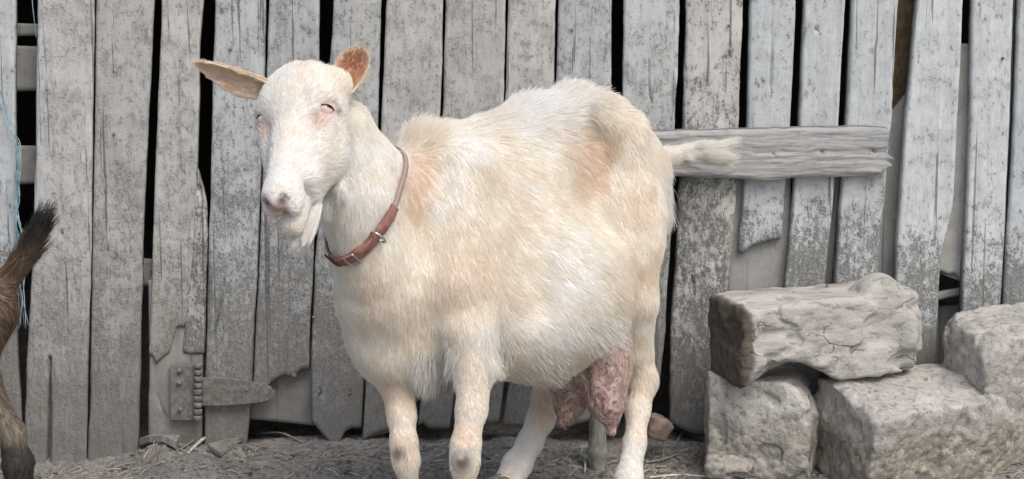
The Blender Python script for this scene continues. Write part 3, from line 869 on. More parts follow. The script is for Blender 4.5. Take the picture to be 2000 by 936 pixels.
q = NT('collar_leather'); v = q.coord(rand=False); n1 = q.noise(v, 60, 5, 0.6); n2 = q.noise(v, 260, 3)
col = q.mix(q.ramp(n1, [(0.4, 0.0), (0.62, 1.0)]), (0.22, 0.09, 0.07), (0.36, 0.19, 0.155))
col = q.mix(q.ramp(n2, [(0.6, 0.0), (0.75, 0.5)]), col, (0.55, 0.45, 0.40))
M_LEATHER = q.done(col, 0.6, q.bump(n1, 0.5, 0.003), 0.35)
q = NT('collar_metal'); M_STEEL = q.done((0.62, 0.60, 0.57), 0.32, metal=1.0)
q = NT('collar_dark'); M_DARKL = q.done((0.05, 0.035, 0.03), 0.55)
collar = empty('goat_collar', tuple(cc))
tag(collar, "worn reddish brown leather collar with a metal ring on the white goat's neck", 'collar')
def strap_point(th, r_off=0.0, w=0.0):
    i = th / (2 * math.pi) * NR; a = int(math.floor(i)) % NR; b = (a + 1) % NR; t = i - math.floor(i)
    r = ring_r[a] * (1 - t) + ring_r[b] * t + r_off
    return cc + (e1 * math.cos(th) + e2 * math.sin(th)) * r + en * w
def strap(name, t0, t1, n, half, thick, mat, parent, off=0.0, wob=0.0):
    V, F = [], []
    for i in range(n + 1):
        th = t0 + (t1 - t0) * i / n
        h = half * (1 + wob * math.sin(th * 9 + 1) * 0.5 + wob * math.sin(th * 23) * 0.3)
        for (ro, w) in ((0, -h), (thick, -h * 0.85), (thick, h * 0.85), (0, h)):
            V.append(strap_point(th, ro + off, w))
    for i in range(n):
        for k in range(4):
            k2 = (k + 1) % 4
            F.append((i * 4 + k, i * 4 + k2, (i + 1) * 4 + k2, (i + 1) * 4 + k))
    F.append((3, 2, 1, 0)); F.append(tuple(n * 4 + k for k in range(4)))
    return mesh_obj(name, V, F, mat, parent)
q = NT('collar_cord'); M_CORD = q.done((0.36, 0.27, 0.25), 0.8)
strap('band', -0.55, 1.12, 60, 0.0105, 0.0035, M_LEATHER, collar, wob=0.16)
strap('cord', 1.02, 2 * math.pi - 0.50, 110, 0.0052, 0.003, M_CORD, collar, off=-0.001, wob=0.12)
strap('strap_end', -0.42, 0.45, 30, 0.0105, 0.0035, M_LEATHER, collar, off=0.0042, wob=0.2)
strap('keeper', -0.60, -0.36, 8, 0.013, 0.004, M_DARKL, collar, off=0.0045)
rc = strap_point(0.48, 0.008); rd = e2 * math.cos(0.48) - e1 * math.sin(0.48)
a_ = np.linspace(0, 2 * math.pi, 33)
ro = e1 * math.cos(0.48) + e2 * math.sin(0.48)
side = rd * 0.35 + ro * 0.6; side /= np.linalg.norm(side)
path = np.array([rc + en * 0.017 * math.cos(t) + side * 0.0125 * math.sin(t) for t in a_])
v, f = tube(path, 0.0021, 8); mesh_obj('ring', v, f, M_STEEL, collar)
bc = strap_point(-0.05, 0.010)
rd2 = e2
path = np.array([bc + en * 0.013 * max(-1, min(1, 1.4 * math.cos(t))) + rd2 * 0.010 * max(-1, min(1, 1.4 * math.sin(t))) for t in a_])
v, f = tube(path, 0.0018, 8); buckle = mesh_obj('buckle', v, f, M_STEEL, collar)
# ------------------------------------------------------------------ weathered timber
YW = 4.50      # front face of the planks
def wood_material(name, paint, wood, z0=0.48, fade=0.16, top=0.40, low=0.60, soft=0.05):
    """old whitewash (paint) worn off grey wood; below about z0 most of it has gone"""
    q = NT(name)
    v = q.coord((1, 1, 1)); vs = q.coord((1, 1, 0.55)); vf = q.coord((1, 1, 0.05))
    blotch = q.noise(v, 6, 4, 0.6); zone = q.noise(v, 20, 4, 0.65); fleck = q.noise(vs, 105, 4, 0.75); fine = q.noise(v, 210, 3, 0.75); grain = q.noise(vf, 240, 4, 0.65)
    geo = q.n('ShaderNodeNewGeometry'); sp = q.n('ShaderNodeSeparateXYZ'); q.l(geo.outputs['Position'], sp.inputs[0])
    oi = q.n('ShaderNodeObjectInfo')
    cover = q.math('ADD', q.math('ADD', q.math('MULTIPLY', fleck, 0.52), q.math('MULTIPLY', zone, 0.28)), q.math('MULTIPLY', fine, 0.20))
    hh = q.math('ADD', sp.outputs[2], q.math('ADD', q.math('MULTIPLY', q.math('SUBTRACT', blotch, 0.5), 0.55), q.math('MULTIPLY', q.math('SUBTRACT', oi.outputs['Random'], 0.5), 0.18)))
    mr = q.n('ShaderNodeMapRange'); q.l(hh, mr.inputs[0])
    for k, val in zip((1, 2, 3, 4), (z0 - fade, z0 + fade, low, top)): mr.inputs[k].default_value = val
    mr.clamp = True
    mask = q.ramp(q.math('ADD', q.math('DIVIDE', q.math('SUBTRACT', cover, mr.outputs[0]), soft * 2), 0.5), [(0.0, 0.0), (1.0, 1.0)])
    pc = q.mix(q.ramp(zone, [(0.35, 0.0), (0.65, 1.0)]), tuple(c * 0.86 for c in paint), tuple(min(0.76, c * 1.08) for c in paint))
    pc = q.mix(q.ramp(fleck, [(0.38, 0.35), (0.50, 0.0)]), pc, tuple(c * 0.72 for c in paint))
    wc = q.mix(q.ramp(fine, [(0.38, 0.0), (0.62, 1.0)]), tuple(c * 0.62 for c in wood), tuple(c * 1.25 for c in wood))
    wc = q.mix(q.ramp(grain, [(0.50, 0.0), (0.66, 0.5)]), wc, tuple(c * 0.5 for c in wood))
    col = q.mix(mask, wc, pc)
    col = q.mix(q.ramp(grain, [(0.54, 0.0), (0.68, 0.30)]), col, wood)
    crk = q.ramp(q.noise(q.coord((1, 1, 0.018)), 95, 2, 0.5), [(0.655, 0.0), (0.675, 0.7)])
    col = q.mix(crk, col, tuple(c * 0.4 for c in wood))
    pits = q.ramp(q.math('ADD', q.math('MULTIPLY', fleck, 0.4), q.math('MULTIPLY', fine, 0.6)), [(0.335, 0.8), (0.385, 0.0)])
    col = q.mix(pits, col, tuple(c * 0.45 for c in wood))
    col = q.mix(1.0, col, q.ramp(oi.outputs['Random'], [(0.0, (0.86, 0.86, 0.86)), (0.35, (1.0, 0.99, 0.965)), (0.7, (0.93, 0.94, 0.95)), (1.0, (1.06, 1.06, 1.05))]), 'MULTIPLY')
    stn = q.ramp(q.noise(q.coord((1, 1, 0.10)), 11, 3, 0.5), [(0.62, 0.0), (0.72, 0.45)])
    col = q.mix(stn, col, (0.50, 0.47, 0.385))
    mud = q.ramp(q.math('ADD', sp.outputs[2], q.math('MULTIPLY', q.math('SUBTRACT', blotch, 0.5), 0.4)), [(0.02, 0.75), (0.42, 0.0)])
    col = q.mix(mud, col, (0.20, 0.192, 0.176))
    h = q.math('ADD', q.math('MULTIPLY', mask, 0.55), q.math('ADD', q.math('MULTIPLY', fine, 0.5), q.math('MULTIPLY', grain, 0.35)))
    return q.done(col, 0.92, q.bump(h, 0.6, 0.0035), 0.12)
M_WOOD_A = wood_material('weathered_plank_warm', (0.50, 0.502, 0.49), (0.32, 0.315, 0.30), 0.30, 0.35, 0.425, 0.52, 0.07)
M_WOOD_B = wood_material('weathered_plank_blue', (0.49, 0.51, 0.515), (0.29, 0.292, 0.285), 0.48, 0.26, 0.435, 0.545, 0.06)
M_WOOD_C = wood_material('weathered_plank_pale', (0.535, 0.565, 0.572), (0.27, 0.28, 0.272), 0.47, 0.15, 0.405, 0.575, 0.045)
M_WOOD_D = wood_material('weathered_plank_rough', (0.53, 0.54, 0.53), (0.23, 0.235, 0.23), 0.55, 0.30, 0.43, 0.53, 0.04)
M_SHEET = wood_material('grey_sheet', (0.42, 0.425, 0.41), (0.36, 0.365, 0.35), 0.10, 0.2, 0.30, 0.5, 0.10)
M_BROWN = wood_material('brown_sheet', (0.24, 0.18, 0.11), (0.15, 0.11, 0.07), 0.5, 0.2, 0.45, 0.5, 0.08)

def wx(px, py, Y=YW): return P(px, py, Y)[0]
def wz(py, Y=YW): return P(1000, py, Y)[2]

def plank(parent, left, right, top=None, bottom=None, mat=None, y=YW, th=0.022, cracks=(), name='plank', seed=0, tilt=0.0, rough=1.0, res=0.0032, yoff=None, holes=()):
    """left/right: [(px,py),...] edges down the plank. top/bottom: height (metres) or a pixel profile [(px,py),...]."""
    r = np.random.default_rng(seed + 100)
    if yoff is None: yoff = r.uniform(-0.005, 0.005)
    y = y + yoff
    def edge(pts):
        z = np.array([P(a, b, y)[2] for a, b in pts]); x = np.array([P(a, b, y)[0] for a, b in pts])
        o = np.argsort(z); z, x = z[o], x[o]
        def fn(zz):
            if len(z) == 1: return np.full_like(zz, x[0])
            s0 = (x[1] - x[0]) / (z[1] - z[0]); s1 = (x[-1] - x[-2]) / (z[-1] - z[-2])
            v = np.interp(zz, z, x)
            v = np.where(zz < z[0], x[0] + s0 * 0.3 * (zz - z[0]), v); v = np.where(zz > z[-1], x[-1] + s1 * 0.5 * (zz - z[-1]), v)
            return v
        return fn
    xl, xr = edge(left), edge(right)
    def prof(v, default):
        if v is None: v = default
        if isinstance(v, (int, float)): return lambda x: np.full_like(x, v)
        xs = np.array([P(a, b, y)[0] for a, b in v]); zs = np.array([P(a, b, y)[2] for a, b in v]); o = np.argsort(xs)
        return lambda x: np.interp(x, xs[o], zs[o])
    ptop, pbot = prof(top, 2.15), prof(bottom, -0.13)
    zm = 0.45
    wmid = float(xr(np.array([zm]))[0] - xl(np.array([zm]))[0])
    nc = max(8, int(wmid / res)); 
    u = np.linspace(0, 1, nc + 1); u = u + 0.0
    zt = 2.15 if top is None else None
    xm = xl(np.array([zm]))[0] + u * wmid
    tops, bots = ptop(xm), pbot(xm)
    # rows: coarse above the frame, fine below
    if tops.max() > 1.06:
        s_ = np.concatenate([np.linspace(1, 0.999 * 1.05 / tops.max(), 8)[:-1] * tops.max(), np.arange(1.05, bots.min(), -0.007)])
        T = (tops.max() - s_) / (tops.max() - bots.min())
    else:
        T = np.linspace(0, 1, max(6, int((tops.max() - bots.min()) / 0.006)))
    T = T / T[-1]
    Zg = tops[None, :] + (bots - tops)[None, :] * T[:, None]
    Lx, Rx = xl(Zg), xr(Zg)
    wob = lambda k, zz: fbm(np.stack([zz * 11, np.full_like(zz, seed * 3.7 + k), np.zeros_like(zz)], -1), 5, 51, 0.6) * 0.0028 * rough
    Lx = Lx + wob(0, Zg); Rx = Rx + wob(9, Zg)
    Xg = Lx + (Rx - Lx) * u[None, :]
    # relief of the front face
    q3 = np.stack([Xg * 60, np.full_like(Xg, seed * 1.3), Zg * 7], -1)
    D = fbm(q3, 4, 61 + seed) * 0.0022 * rough + fbm(np.stack([Xg * 22, np.full_like(Xg, seed), Zg * 18], -1), 3, 81 + seed) * 0.0016 * rough
    du = np.minimum(Xg - Lx, Rx - Xg)
    D = D - 0.004 * np.clip(1 - du / 0.004, 0, 1) ** 2
    dz_ = np.minimum(Zg - bots[None, :], 1.0)
    D = D - 0.005 * np.clip(1 - dz_ / 0.006, 0, 1) ** 2
    D = D - r.uniform(-0.003, 0.005) * (2 * u[None, :] - 1) ** 2
    for (pts, w, dep) in cracks:
        A = np.array([[P(a, b, y)[0], P(a, b, y)[2]] for a, b in pts]); dm = np.full(Xg.shape, 9.0); tt = np.zeros(Xg.shape)
        for i in range(len(A) - 1):
            ab = A[i + 1] - A[i]; h = np.clip(((Xg - A[i, 0]) * ab[0] + (Zg - A[i, 1]) * ab[1]) / (ab @ ab), 0, 1)
            d = np.hypot(Xg - A[i, 0] - h * ab[0], Zg - A[i, 1] - h * ab[1]); m = d < dm
            dm = np.where(m, d, dm); tt = np.where(m, (i + h) / (len(A) - 1), tt)
        ww = w * (0.35 + 0.65 * tt)
        D = D - dep * np.clip(1.3 - dm / ww, 0, 1)
    for (px, py, rr, dep) in holes:
        c = P(px, py, y); d = np.hypot(Xg - c[0], Zg - c[2]); D = D - dep * np.clip(1.4 - d / rr, 0, 1)
    Yg = y - D + tilt * (Xg - Xg.mean())
    nr, ncv = Xg.shape
    V = np.stack([Xg, Yg, Zg], -1).reshape(-1, 3)
    idx = np.arange(nr * ncv).reshape(nr, ncv)
    F = np.stack([idx[:-1, :-1], idx[1:, :-1], idx[1:, 1:], idx[:-1, 1:]], -1).reshape(-1, 4)
    per = np.concatenate([idx[0, :], idx[1:, -1], idx[-1, -2::-1], idx[-2:0:-1, 0]])
    bk = V[per].copy(); bk[:, 1] = y + th
    nb = len(V); V = np.concatenate([V, bk]); m = len(per)
    j = np.arange(m); j2 = (j + 1) % m
    S = np.stack([per[j], per[j2], nb + j2, nb + j], -1)
    # back: strips between the left and right rims
    lb = [nb + i for i in range(ncv)]
    F = np.concatenate([F, S])
    top_i = [nb + i for i in range(ncv)]; right_i = [nb + ncv - 1 + i for i in range(nr)]; left_i = [nb] + [nb + m - i for i in range(1, nr)]
    bkq = np.array([[left_i[i], right_i[i], right_i[i + 1], left_i[i + 1]] for i in range(nr - 1)])
    F = np.concatenate([F, bkq])
    c0 = np.array([float(Xg.mean()), y, float(bots.min())])
    o = mesh_obj(name, V, F, mat, parent, True, c0)
    return o

barn = empty('barn_wall', (0, YW, 0)); tag(barn, 'old barn wall of upright grey planks on either side of the gate', 'wall')
gate = empty('barn_gate', (0.2, YW, 0)); tag(gate, 'low barn gate of whitewashed grey planks behind the white goat', 'gate')

# ---- left of the gate
plank(barn, [(-85, 0), (-90, 936)], [(30, 0), (28, 470), (30, 620), (40, 820), (38, 936)], mat=M_WOOD_C, seed=1)
plank(barn, [(-205, 0), (-210, 936)], [(-95, 0), (-98, 936)], mat=M_WOOD_A, seed=2)
plank(barn, [(-320, 0), (-325, 936)], [(-212, 0), (-216, 936)], mat=M_WOOD_C, seed=3)
plank(barn, [(73, 0), (65, 470), (52, 700), (45, 900)], [(183, 0), (177, 470), (170, 800), (167, 920)], mat=M_WOOD_A, seed=4,
      cracks=[([(97, 700), (96, 800), (93, 920)], 0.0055, 0.03)], holes=[(120, 455, 0.003, 0.01)])
plank(barn, [(187, 0), (180, 470), (174, 800), (170, 900)], [(300, 0), (278, 470), (271, 780), (269, 880)], mat=M_WOOD_A, seed=5)
plank(barn, [(316, 0), (312, 120), (299, 470), (290, 690), (288, 720)], [(397, 0), (394, 40), (389, 90), (388, 180), (384, 330), (378, 470), (358, 690), (350, 720)],
      bottom=[(288, 672), (300, 690), (318, 700), (325, 712), (340, 700), (352, 690), (362, 640)], mat=M_WOOD_A, seed=6, cracks=[([(368, 380), (366, 560), (360, 660)], 0.003, 0.004)])
plank(barn, [(290, 560), (290, 700), (289, 900)], [(399, 560), (397, 700), (396, 830), (396, 900)], top=0.36, mat=M_SHEET, y=YW + 0.012, th=0.02, seed=7, yoff=0, cracks=[([(305, 770), (325, 818)], 0.003, 0.006)])
plank(barn, [(377, 330), (372, 470), (352, 720)], [(392, 330), (404, 400), (406, 460), (402, 560), (399, 720)], top=[(370, 300), (385, 330), (398, 360), (406, 395)], bottom=0.20, mat=M_WOOD_D, y=YW + 0.006, seed=8, yoff=0, rough=1.6,
      holes=[(390, 372, 0.008, 0.008)])

# ---- the gate: upright planks
plank(gate, [(419, 0), (412, 300), (408, 470), (401, 750), (398, 880)], [(519, 0), (512, 300), (505, 470), (493, 750), (481, 880)], bottom=-0.02, mat=M_WOOD_B, seed=10, cracks=[([(440, 540), (428, 610), (415, 665)], 0.003, 0.008)], holes=[(432, 25, 0.004, 0.01)])
plank(gate, [(527, 0), (519, 200), (508, 470), (494, 750)], [(624, 0), (622, 200), (613, 470), (601, 735)],
      bottom=[(490, 752), (510, 758), (530, 768), (541, 764), (545, 750), (556, 742), (572, 735), (580, 738), (592, 735), (602, 722)], mat=M_WOOD_B, seed=11, cracks=[([(565, 500), (560, 620), (556, 740)], 0.002, 0.004)])
plank(gate, [(651, 0), (640, 200), (616, 480), (606, 700), (607, 790)], [(744, 0), (738, 250), (712, 700), (705, 860)],
      bottom=[(606, 800), (615, 822), (630, 832), (645, 848), (668, 872), (684, 866), (694, 845), (706, 838)], mat=M_WOOD_B, seed=12, holes=[(625, 767, 0.004, 0.01), (684, 768, 0.003, 0.008)])
plank(gate, [(756, 0), (744, 250), (718, 700), (708, 870)], [(866, 0), (860, 210), (822, 700), (805, 860)], bottom=[(700, 872), (730, 866), (758, 850), (800, 838), (815, 836)], mat=M_WOOD_A, seed=13)
plank(gate, [(870, 0), (865, 200), (830, 700), (816, 840)], [(988, 0), (983, 200), (900, 700), (878, 840)], bottom=[(812, 832), (840, 836), (862, 826), (880, 838)], mat=M_WOOD_A, seed=14, cracks=[([(905, 60), (903, 160)], 0.002, 0.004)])
plank(gate, [(993, 0), (988, 180), (915, 700), (888, 840)], [(1086, 0), (1081, 180), (992, 700), (972, 840)], bottom=[(885, 836), (930, 832), (955, 836), (975, 828)], mat=M_WOOD_A, seed=15)
plank(gate, [(1092, 0), (1086, 180), (1002, 700), (980, 840)], [(1195, 0), (1193, 200), (1065, 700), (1034, 840)], bottom=[(978, 832), (990, 826), (1005, 836), (1022, 826), (1038, 834)], mat=M_WOOD_B, seed=16, cracks=[([(1160, 10), (1158, 90)], 0.002, 0.004)])
plank(gate, [(1218, 0), (1216, 250), (1190, 560), (1080, 840)], [(1327, 0), (1319, 250), (1308, 500), (1297, 660), (1290, 745)], bottom=[(1050, 832), (1200, 838), (1275, 800), (1288, 748), (1300, 740)], mat=M_WOOD_B, seed=17, cracks=[([(1268, 120), (1266, 160), (1272, 200)], 0.003, 0.008)], rough=1.3)
plank(gate, [(1340, 0), (1334, 245), (1326, 400), (1320, 520), (1308, 660), (1310, 840)], [(1453, 0), (1443, 245), (1436, 400), (1428, 520), (1412, 700), (1385, 840)], bottom=[(1305, 820), (1340, 836), (1390, 850)], mat=M_WOOD_D, th=0.05, seed=18, rough=1.5,
      holes=[(1353, 548, 0.004, 0.012), (1372, 538, 0.004, 0.008)], cracks=[([(1353, 540), (1355, 575)], 0.003, 0.01), ([(1395, 500), (1402, 545)], 0.004, 0.006)])
plank(gate, [(1467, 0), (1460, 245), (1450, 400), (1442, 500)], [(1555, 0), (1544, 245), (1532, 400), (1524, 500)], bottom=[(1435, 488), (1450, 497), (1466, 484), (1485, 474), (1515, 469), (1528, 466)], mat=M_WOOD_C, th=0.06, seed=19, cracks=[([(1508, 0), (1507, 90), (1505, 170)], 0.0025, 0.008)])
plank(gate, [(1573, 0), (1563, 245), (1549, 400), (1533, 560)], [(1651, 0), (1637, 245), (1626, 400), (1611, 560)], bottom=0.05, mat=M_WOOD_C, th=0.06, seed=20, holes=[(1595, 56, 0.004, 0.014)])
plank(gate, [(1665, 0), (1654, 245), (1642, 400), (1630, 560)], [(1755, 0), (1740, 245), (1725, 400), (1712, 560)], bottom=0.05, mat=M_WOOD_C, th=0.06, seed=21, holes=[(1702, 104, 0.006, 0.006)])
# rail nailed across the gate
def rail():
    x0, x1 = wx(1180, 300, YW - 0.03), wx(1749, 300, YW - 0.03)
    ztop = lambda x: np.interp(x, [wx(a, 300, YW - 0.03) for a in (1180, 1260, 1380, 1560, 1700, 1730, 1749)], [wz(a, YW - 0.03) for a in (257, 257, 254, 249, 247, 250, 262)])
    zbot = lambda x: np.interp(x, [wx(a, 300, YW - 0.03) for a in (1180, 1320, 1420, 1500, 1560, 1650, 1720, 1749)], [wz(a, YW - 0.03) for a in (346, 346, 349, 353, 347, 345, 344, 340)])
    nx, nz = 190, 34
    # splintered right end, row by row
    rr = np.random.default_rng(5)
    endpx = np.interp(np.linspace(0, 1, nz + 1), [0, .15, .25, .40, .5, .62, .68, .78, .83, .90, 1.0], [1733, 1736, 1733, 1738, 1731, 1748, 1730, 1747, 1734, 1722, 1716]) + rr.normal(0, 1.5, nz + 1)
    X = np.zeros((nx + 1, nz + 1)); Z = np.zeros_like(X); 
    for j in range(nz + 1):
        xe = wx(endpx[j], 300, YW - 0.03); X[:, j] = np.linspace(x0, xe, nx + 1); t = j / nz
        Z[:, j] = ztop(X[:, j]) * (1 - t) + zbot(X[:, j]) * t
    X0, Z0 = X, Z
    g = np.stack([X * 9, np.zeros_like(X), Z * 120 + fbm(np.stack([X * 12, X * 0, Z * 12], -1), 2, 7) * 2.0], -1)
    D = fbm(g, 4, 91) * 0.0038
    t = np.linspace(0, 1, nz + 1)[None, :]
    ed = np.minimum(t, 1 - t) * 0.095
    D = D - 0.008 * np.clip(1 - ed / 0.008, 0, 1) ** 2
    Z = Z + fbm(np.stack([X * 25, X * 0 + 3, Z * 0], -1), 3, 19) * 0.0025
    for (a, b) in ((1510, 302), (1605, 298), (1705, 296)):
        c = P(a, b, YW - 0.03); D = D - 0.009 * np.clip(1.3 - np.hypot(X - c[0], Z - c[2]) / 0.0035, 0, 1)
    Yv = YW - 0.032 - D
    V = np.stack([X, Yv, Z], -1).reshape(-1, 3); idx = np.arange(V.shape[0]).reshape(nx + 1, nz + 1)
    F = np.stack([idx[:-1, :-1], idx[:-1, 1:], idx[1:, 1:], idx[1:, :-1]], -1).reshape(-1, 4)
    per = np.concatenate([idx[:, 0], idx[-1, 1:], idx[-2::-1, -1], idx[0, -2:0:-1]])
    bk = V[per].copy(); bk[:, 1] = YW - 0.0065; nb = len(V); m = len(per); j = np.arange(m); j2 = (j + 1) % m
    S = np.stack([per[j], nb + j, nb + j2, per[j2]], -1)
    V = np.concatenate([V, bk]); F = np.concatenate([F, S])
    q = NT('weathered_rail'); vv = q.coord((0.10, 1, 1), rand=False); v1 = q.coord(rand=False)
    gr = q.noise(vv, 190, 5, 0.65, 0.7); bl = q.noise(v1, 14, 4); fi = q.noise(v1, 170, 4, 0.7)
    col = q.mix(q.ramp(bl, [(0.4, 0.0), (0.62, 1.0)]), (0.42, 0.415, 0.395), (0.36, 0.37, 0.38))
    col = q.mix(q.ramp(gr, [(0.40, 0.7), (0.48, 0.0)]), col, (0.26, 0.25, 0.235))
    col = q.mix(q.ramp(fi, [(0.6, 0.0), (0.72, 0.5)]), col, (0.62, 0.61, 0.58))
    mt = q.done(col, 0.92, q.bump(gr, 0.7, 0.004), 0.12)
    mesh_obj('rail', V, F, mt, gate, True, (x0, YW, 0.6))
rail()

# ---- right of the gate
plank(barn, [(1793, 0), (1780, 130), (1769, 245), (1752, 470), (1745, 690)], [(1882, 0), (1872, 200), (1862, 400), (1838, 500), (1828, 690)], mat=M_WOOD_C, th=0.036, seed=30, rough=1.2)
plank(barn, [(1900, 0), (1896, 200), (1893, 330), (1884, 500), (1877, 640)], [(1980, 0), (1973, 245), (1962, 470), (1953, 640)], mat=M_WOOD_C, th=0.036, seed=31)
plank(barn, [(1990, 0), (1982, 245), (1968, 470), (1958, 640)], [(2085, 0), (2075, 300), (2060, 640)], mat=M_WOOD_C, th=0.036, seed=32)
plank(barn, [(2098, 0), (2070, 640)], [(2200, 0), (2180, 640)], mat=M_WOOD_B, seed=33)
plank(barn, [(2210, 0), (2190, 640)], [(2310, 0), (2290, 640)], mat=M_WOOD_C, seed=34)

# ---- boards and sheets seen through the gaps
YB = YW + 0.05
def inner(left, right, top, bottom, mat, y=YB, seed=50, name='backing_board'):
    return plank(barn, left, right, top, bottom, mat, y=y, th=0.015, seed=seed, rough=0.5, res=0.008, yoff=0, name=name)
inner([(1690, 300), (1690, 700)], [(1812, 300), (1812, 700)], [(1680, 300), (1745, 222), (1812, 140)], -0.02, M_SHEET, YB, 50)
inner([(1700, 0), (1700, 330)], [(1860, 0), (1860, 330)], None, 0.62, M_BROWN, YB + 0.035, 51)
inner([(1822, 100), (1818, 700)], [(1915, 100), (1905, 700)], [(1820, 86), (1915, 86)], [(1820, 530), (1840, 532), (1852, 540), (1858, 534), (1868, 536), (1876, 556), (1890, 562)], M_SHEET, YB - 0.012, 52)
inner([(1815, 590), (1815, 700)], [(1900, 585), (1900, 700)], [(1815, 603), (1900, 592)], -0.02, M_SHEET, YB + 0.05, 53)
inner([(1822, 560), (1822, 590)], [(1880, 560), (1880, 590)], [(1820, 574), (1880, 562)], [(1820, 590), (1880, 577)], M_SHEET, YB + 0.005, 56)
inner([(1975, 0), (1950, 600)], [(2000, 0), (1980, 600)], None, -0.02, M_SHEET, YB - 0.01, 54)
inner([(1422, 300), (1418, 700)], [(1545, 300), (1545, 700)], 0.66, -0.02, M_SHEET, YB - 0.02, 55)
inner([(1600, 300), (1600, 700)], [(1655, 300), (1655, 700)], 0.60, -0.02, M_SHEET, YB, 57)
inner([(468, 690), (466, 830)], [(622, 690), (620, 830)], 0.22, [(466, 820), (520, 822), (575, 828), (622, 834)], M_SHEET, YB - 0.024, 58)
inner([(262, 500), (262, 560)], [(300, 500), (300, 560)], [(262, 505), (300, 508)], [(262, 558), (300, 562)], M_WOOD_A, YB, 59, 'block')
for (a, b, s_) in ((46, 72, 60), (90, 180, 61), (285, 362, 62)):
    inner([(10, a), (10, b)], [(92, a), (92, b)], [(10, a), (92, a + 2)], [(10, b), (92, b - 3)], M_SHEET, YB + 0.03, s_, 'cross_board')
def nail(parent, a, b, y=YW - 0.004, r=0.0042):
    c = P(a, b, y); v, f = tube([c + np.array([0, 0.006, 0]), c, c - np.array([0, 0.0025, 0])], [r, r, r * 0.6], 9); mesh_obj('nail', v, f, M_IRON, parent)
# ---- strap hinge
q = NT('old_painted_iron'); v = q.coord(rand=False); n1 = q.noise(v, 80, 5, 0.65); n2 = q.noise(v, 25, 3)
col = q.mix(q.ramp(n1, [(0.42, 0.0), (0.6, 1.0)]), (0.155, 0.146, 0.135), (0.25, 0.238, 0.22)); col = q.mix(q.ramp(n2, [(0.6, 0.0), (0.75, 0.5)]), col, (0.15, 0.11, 0.08))
M_IRON = q.done(col, 0.75, q.bump(n1, 0.5, 0.003), 0.3)
YH = YW - 0.008
def slab(name, poly, y, th, parent, mat):
    pts = [P(a, b, y) for a, b in poly]; n = len(pts)
    c = np.mean(pts, 0)
    fr = [p + (c - p) * 0.0 for p in pts]; ch = [c + (p - c) * 0.965 for p in pts]
    V = [np.array([p[0], y - th, p[2]]) for p in ch] + [np.array([p[0], y - th * 0.7, p[2]]) for p in fr] + [np.array([p[0], y + 0.004, p[2]]) for p in fr]
    F = [tuple(range(n))]
    for k in range(n):
        k2 = (k + 1) % n
        F.append((k, n + k, n + k2, k2)); F.append((n + k, 2 * n + k, 2 * n + k2, n + k2))
    return mesh_obj(name, V, F, mat, parent, False)
hinge = empty('hinge', (0, 0, 0)); hinge.parent = gate
# strap leaf, wall leaf, knuckles and screws
slab('strap_leaf', [(394, 738), (430, 737), (470, 741), (500, 748), (528, 755), (537, 766), (532, 779), (515, 785), (480, 789), (440, 792), (396, 792)], YH, 0.005, hinge, M_IRON)
slab('wall_leaf', [(333, 712), (383, 712), (383, 821), (333, 821)], YH + 0.006, 0.005, hinge, M_IRON)
pin = P(387, 708, YH - 0.006); pin2 = P(386, 823, YH - 0.006)
for k in range(9):
    t0, t1 = k / 9 + 0.008, (k + 1) / 9 - 0.008
    a, b = pin + (pin2 - pin) * t0, pin + (pin2 - pin) * t1
    v, f = tube([a, a + (b - a) * 0.15, a + (b - a) * 0.85, b], [0.0075, 0.0095, 0.0095, 0.0075], 14); mesh_obj('knuckle', v, f, M_IRON, hinge)
for (a, b) in ((522, 769), (482, 762), (350, 725), (350, 748), (352, 800), (574, 734)):
    c = P(a, b, YH - 0.004); v, f = tube([c + np.array([0, 0.004, 0]), c, c - np.array([0, 0.002, 0])], [0.0055, 0.0055, 0.0035], 12); mesh_obj('screw', v, f, M_IRON, hinge)

for (a, b) in ((222, 262), (1960, 114)): nail(barn, a, b, r=0.003)
for (a, b) in ((450, 96), (842, 74), (1118, 58), (1424, 50), (624, 766), (684, 768), (612, 620)): nail(gate, a, b, r=0.003)
# ---- dark inside of the barn: floor is the ground, back wall, ends and roof
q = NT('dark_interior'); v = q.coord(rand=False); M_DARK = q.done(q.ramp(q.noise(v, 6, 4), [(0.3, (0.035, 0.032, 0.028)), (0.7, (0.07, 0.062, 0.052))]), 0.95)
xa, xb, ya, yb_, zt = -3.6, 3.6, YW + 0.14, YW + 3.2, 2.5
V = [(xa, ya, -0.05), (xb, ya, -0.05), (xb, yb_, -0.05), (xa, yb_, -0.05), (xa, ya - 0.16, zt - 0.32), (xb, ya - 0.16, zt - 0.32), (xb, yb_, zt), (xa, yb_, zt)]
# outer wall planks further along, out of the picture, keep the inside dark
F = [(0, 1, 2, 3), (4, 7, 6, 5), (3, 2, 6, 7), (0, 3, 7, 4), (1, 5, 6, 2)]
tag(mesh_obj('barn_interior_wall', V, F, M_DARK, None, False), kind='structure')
k = 70
for base, sgn in ((-322, -1), (2312, 1)):
    for i in range(14):
        a = base + sgn * (i * 112 + (112 if sgn < 0 else 2)); 
        plank(barn, [(a, 0), (a, 900)], [(a + 106, 0), (a + 104, 900)], mat=(M_WOOD_A, M_WOOD_B, M_WOOD_C)[i % 3], seed=k, res=0.02); k += 1
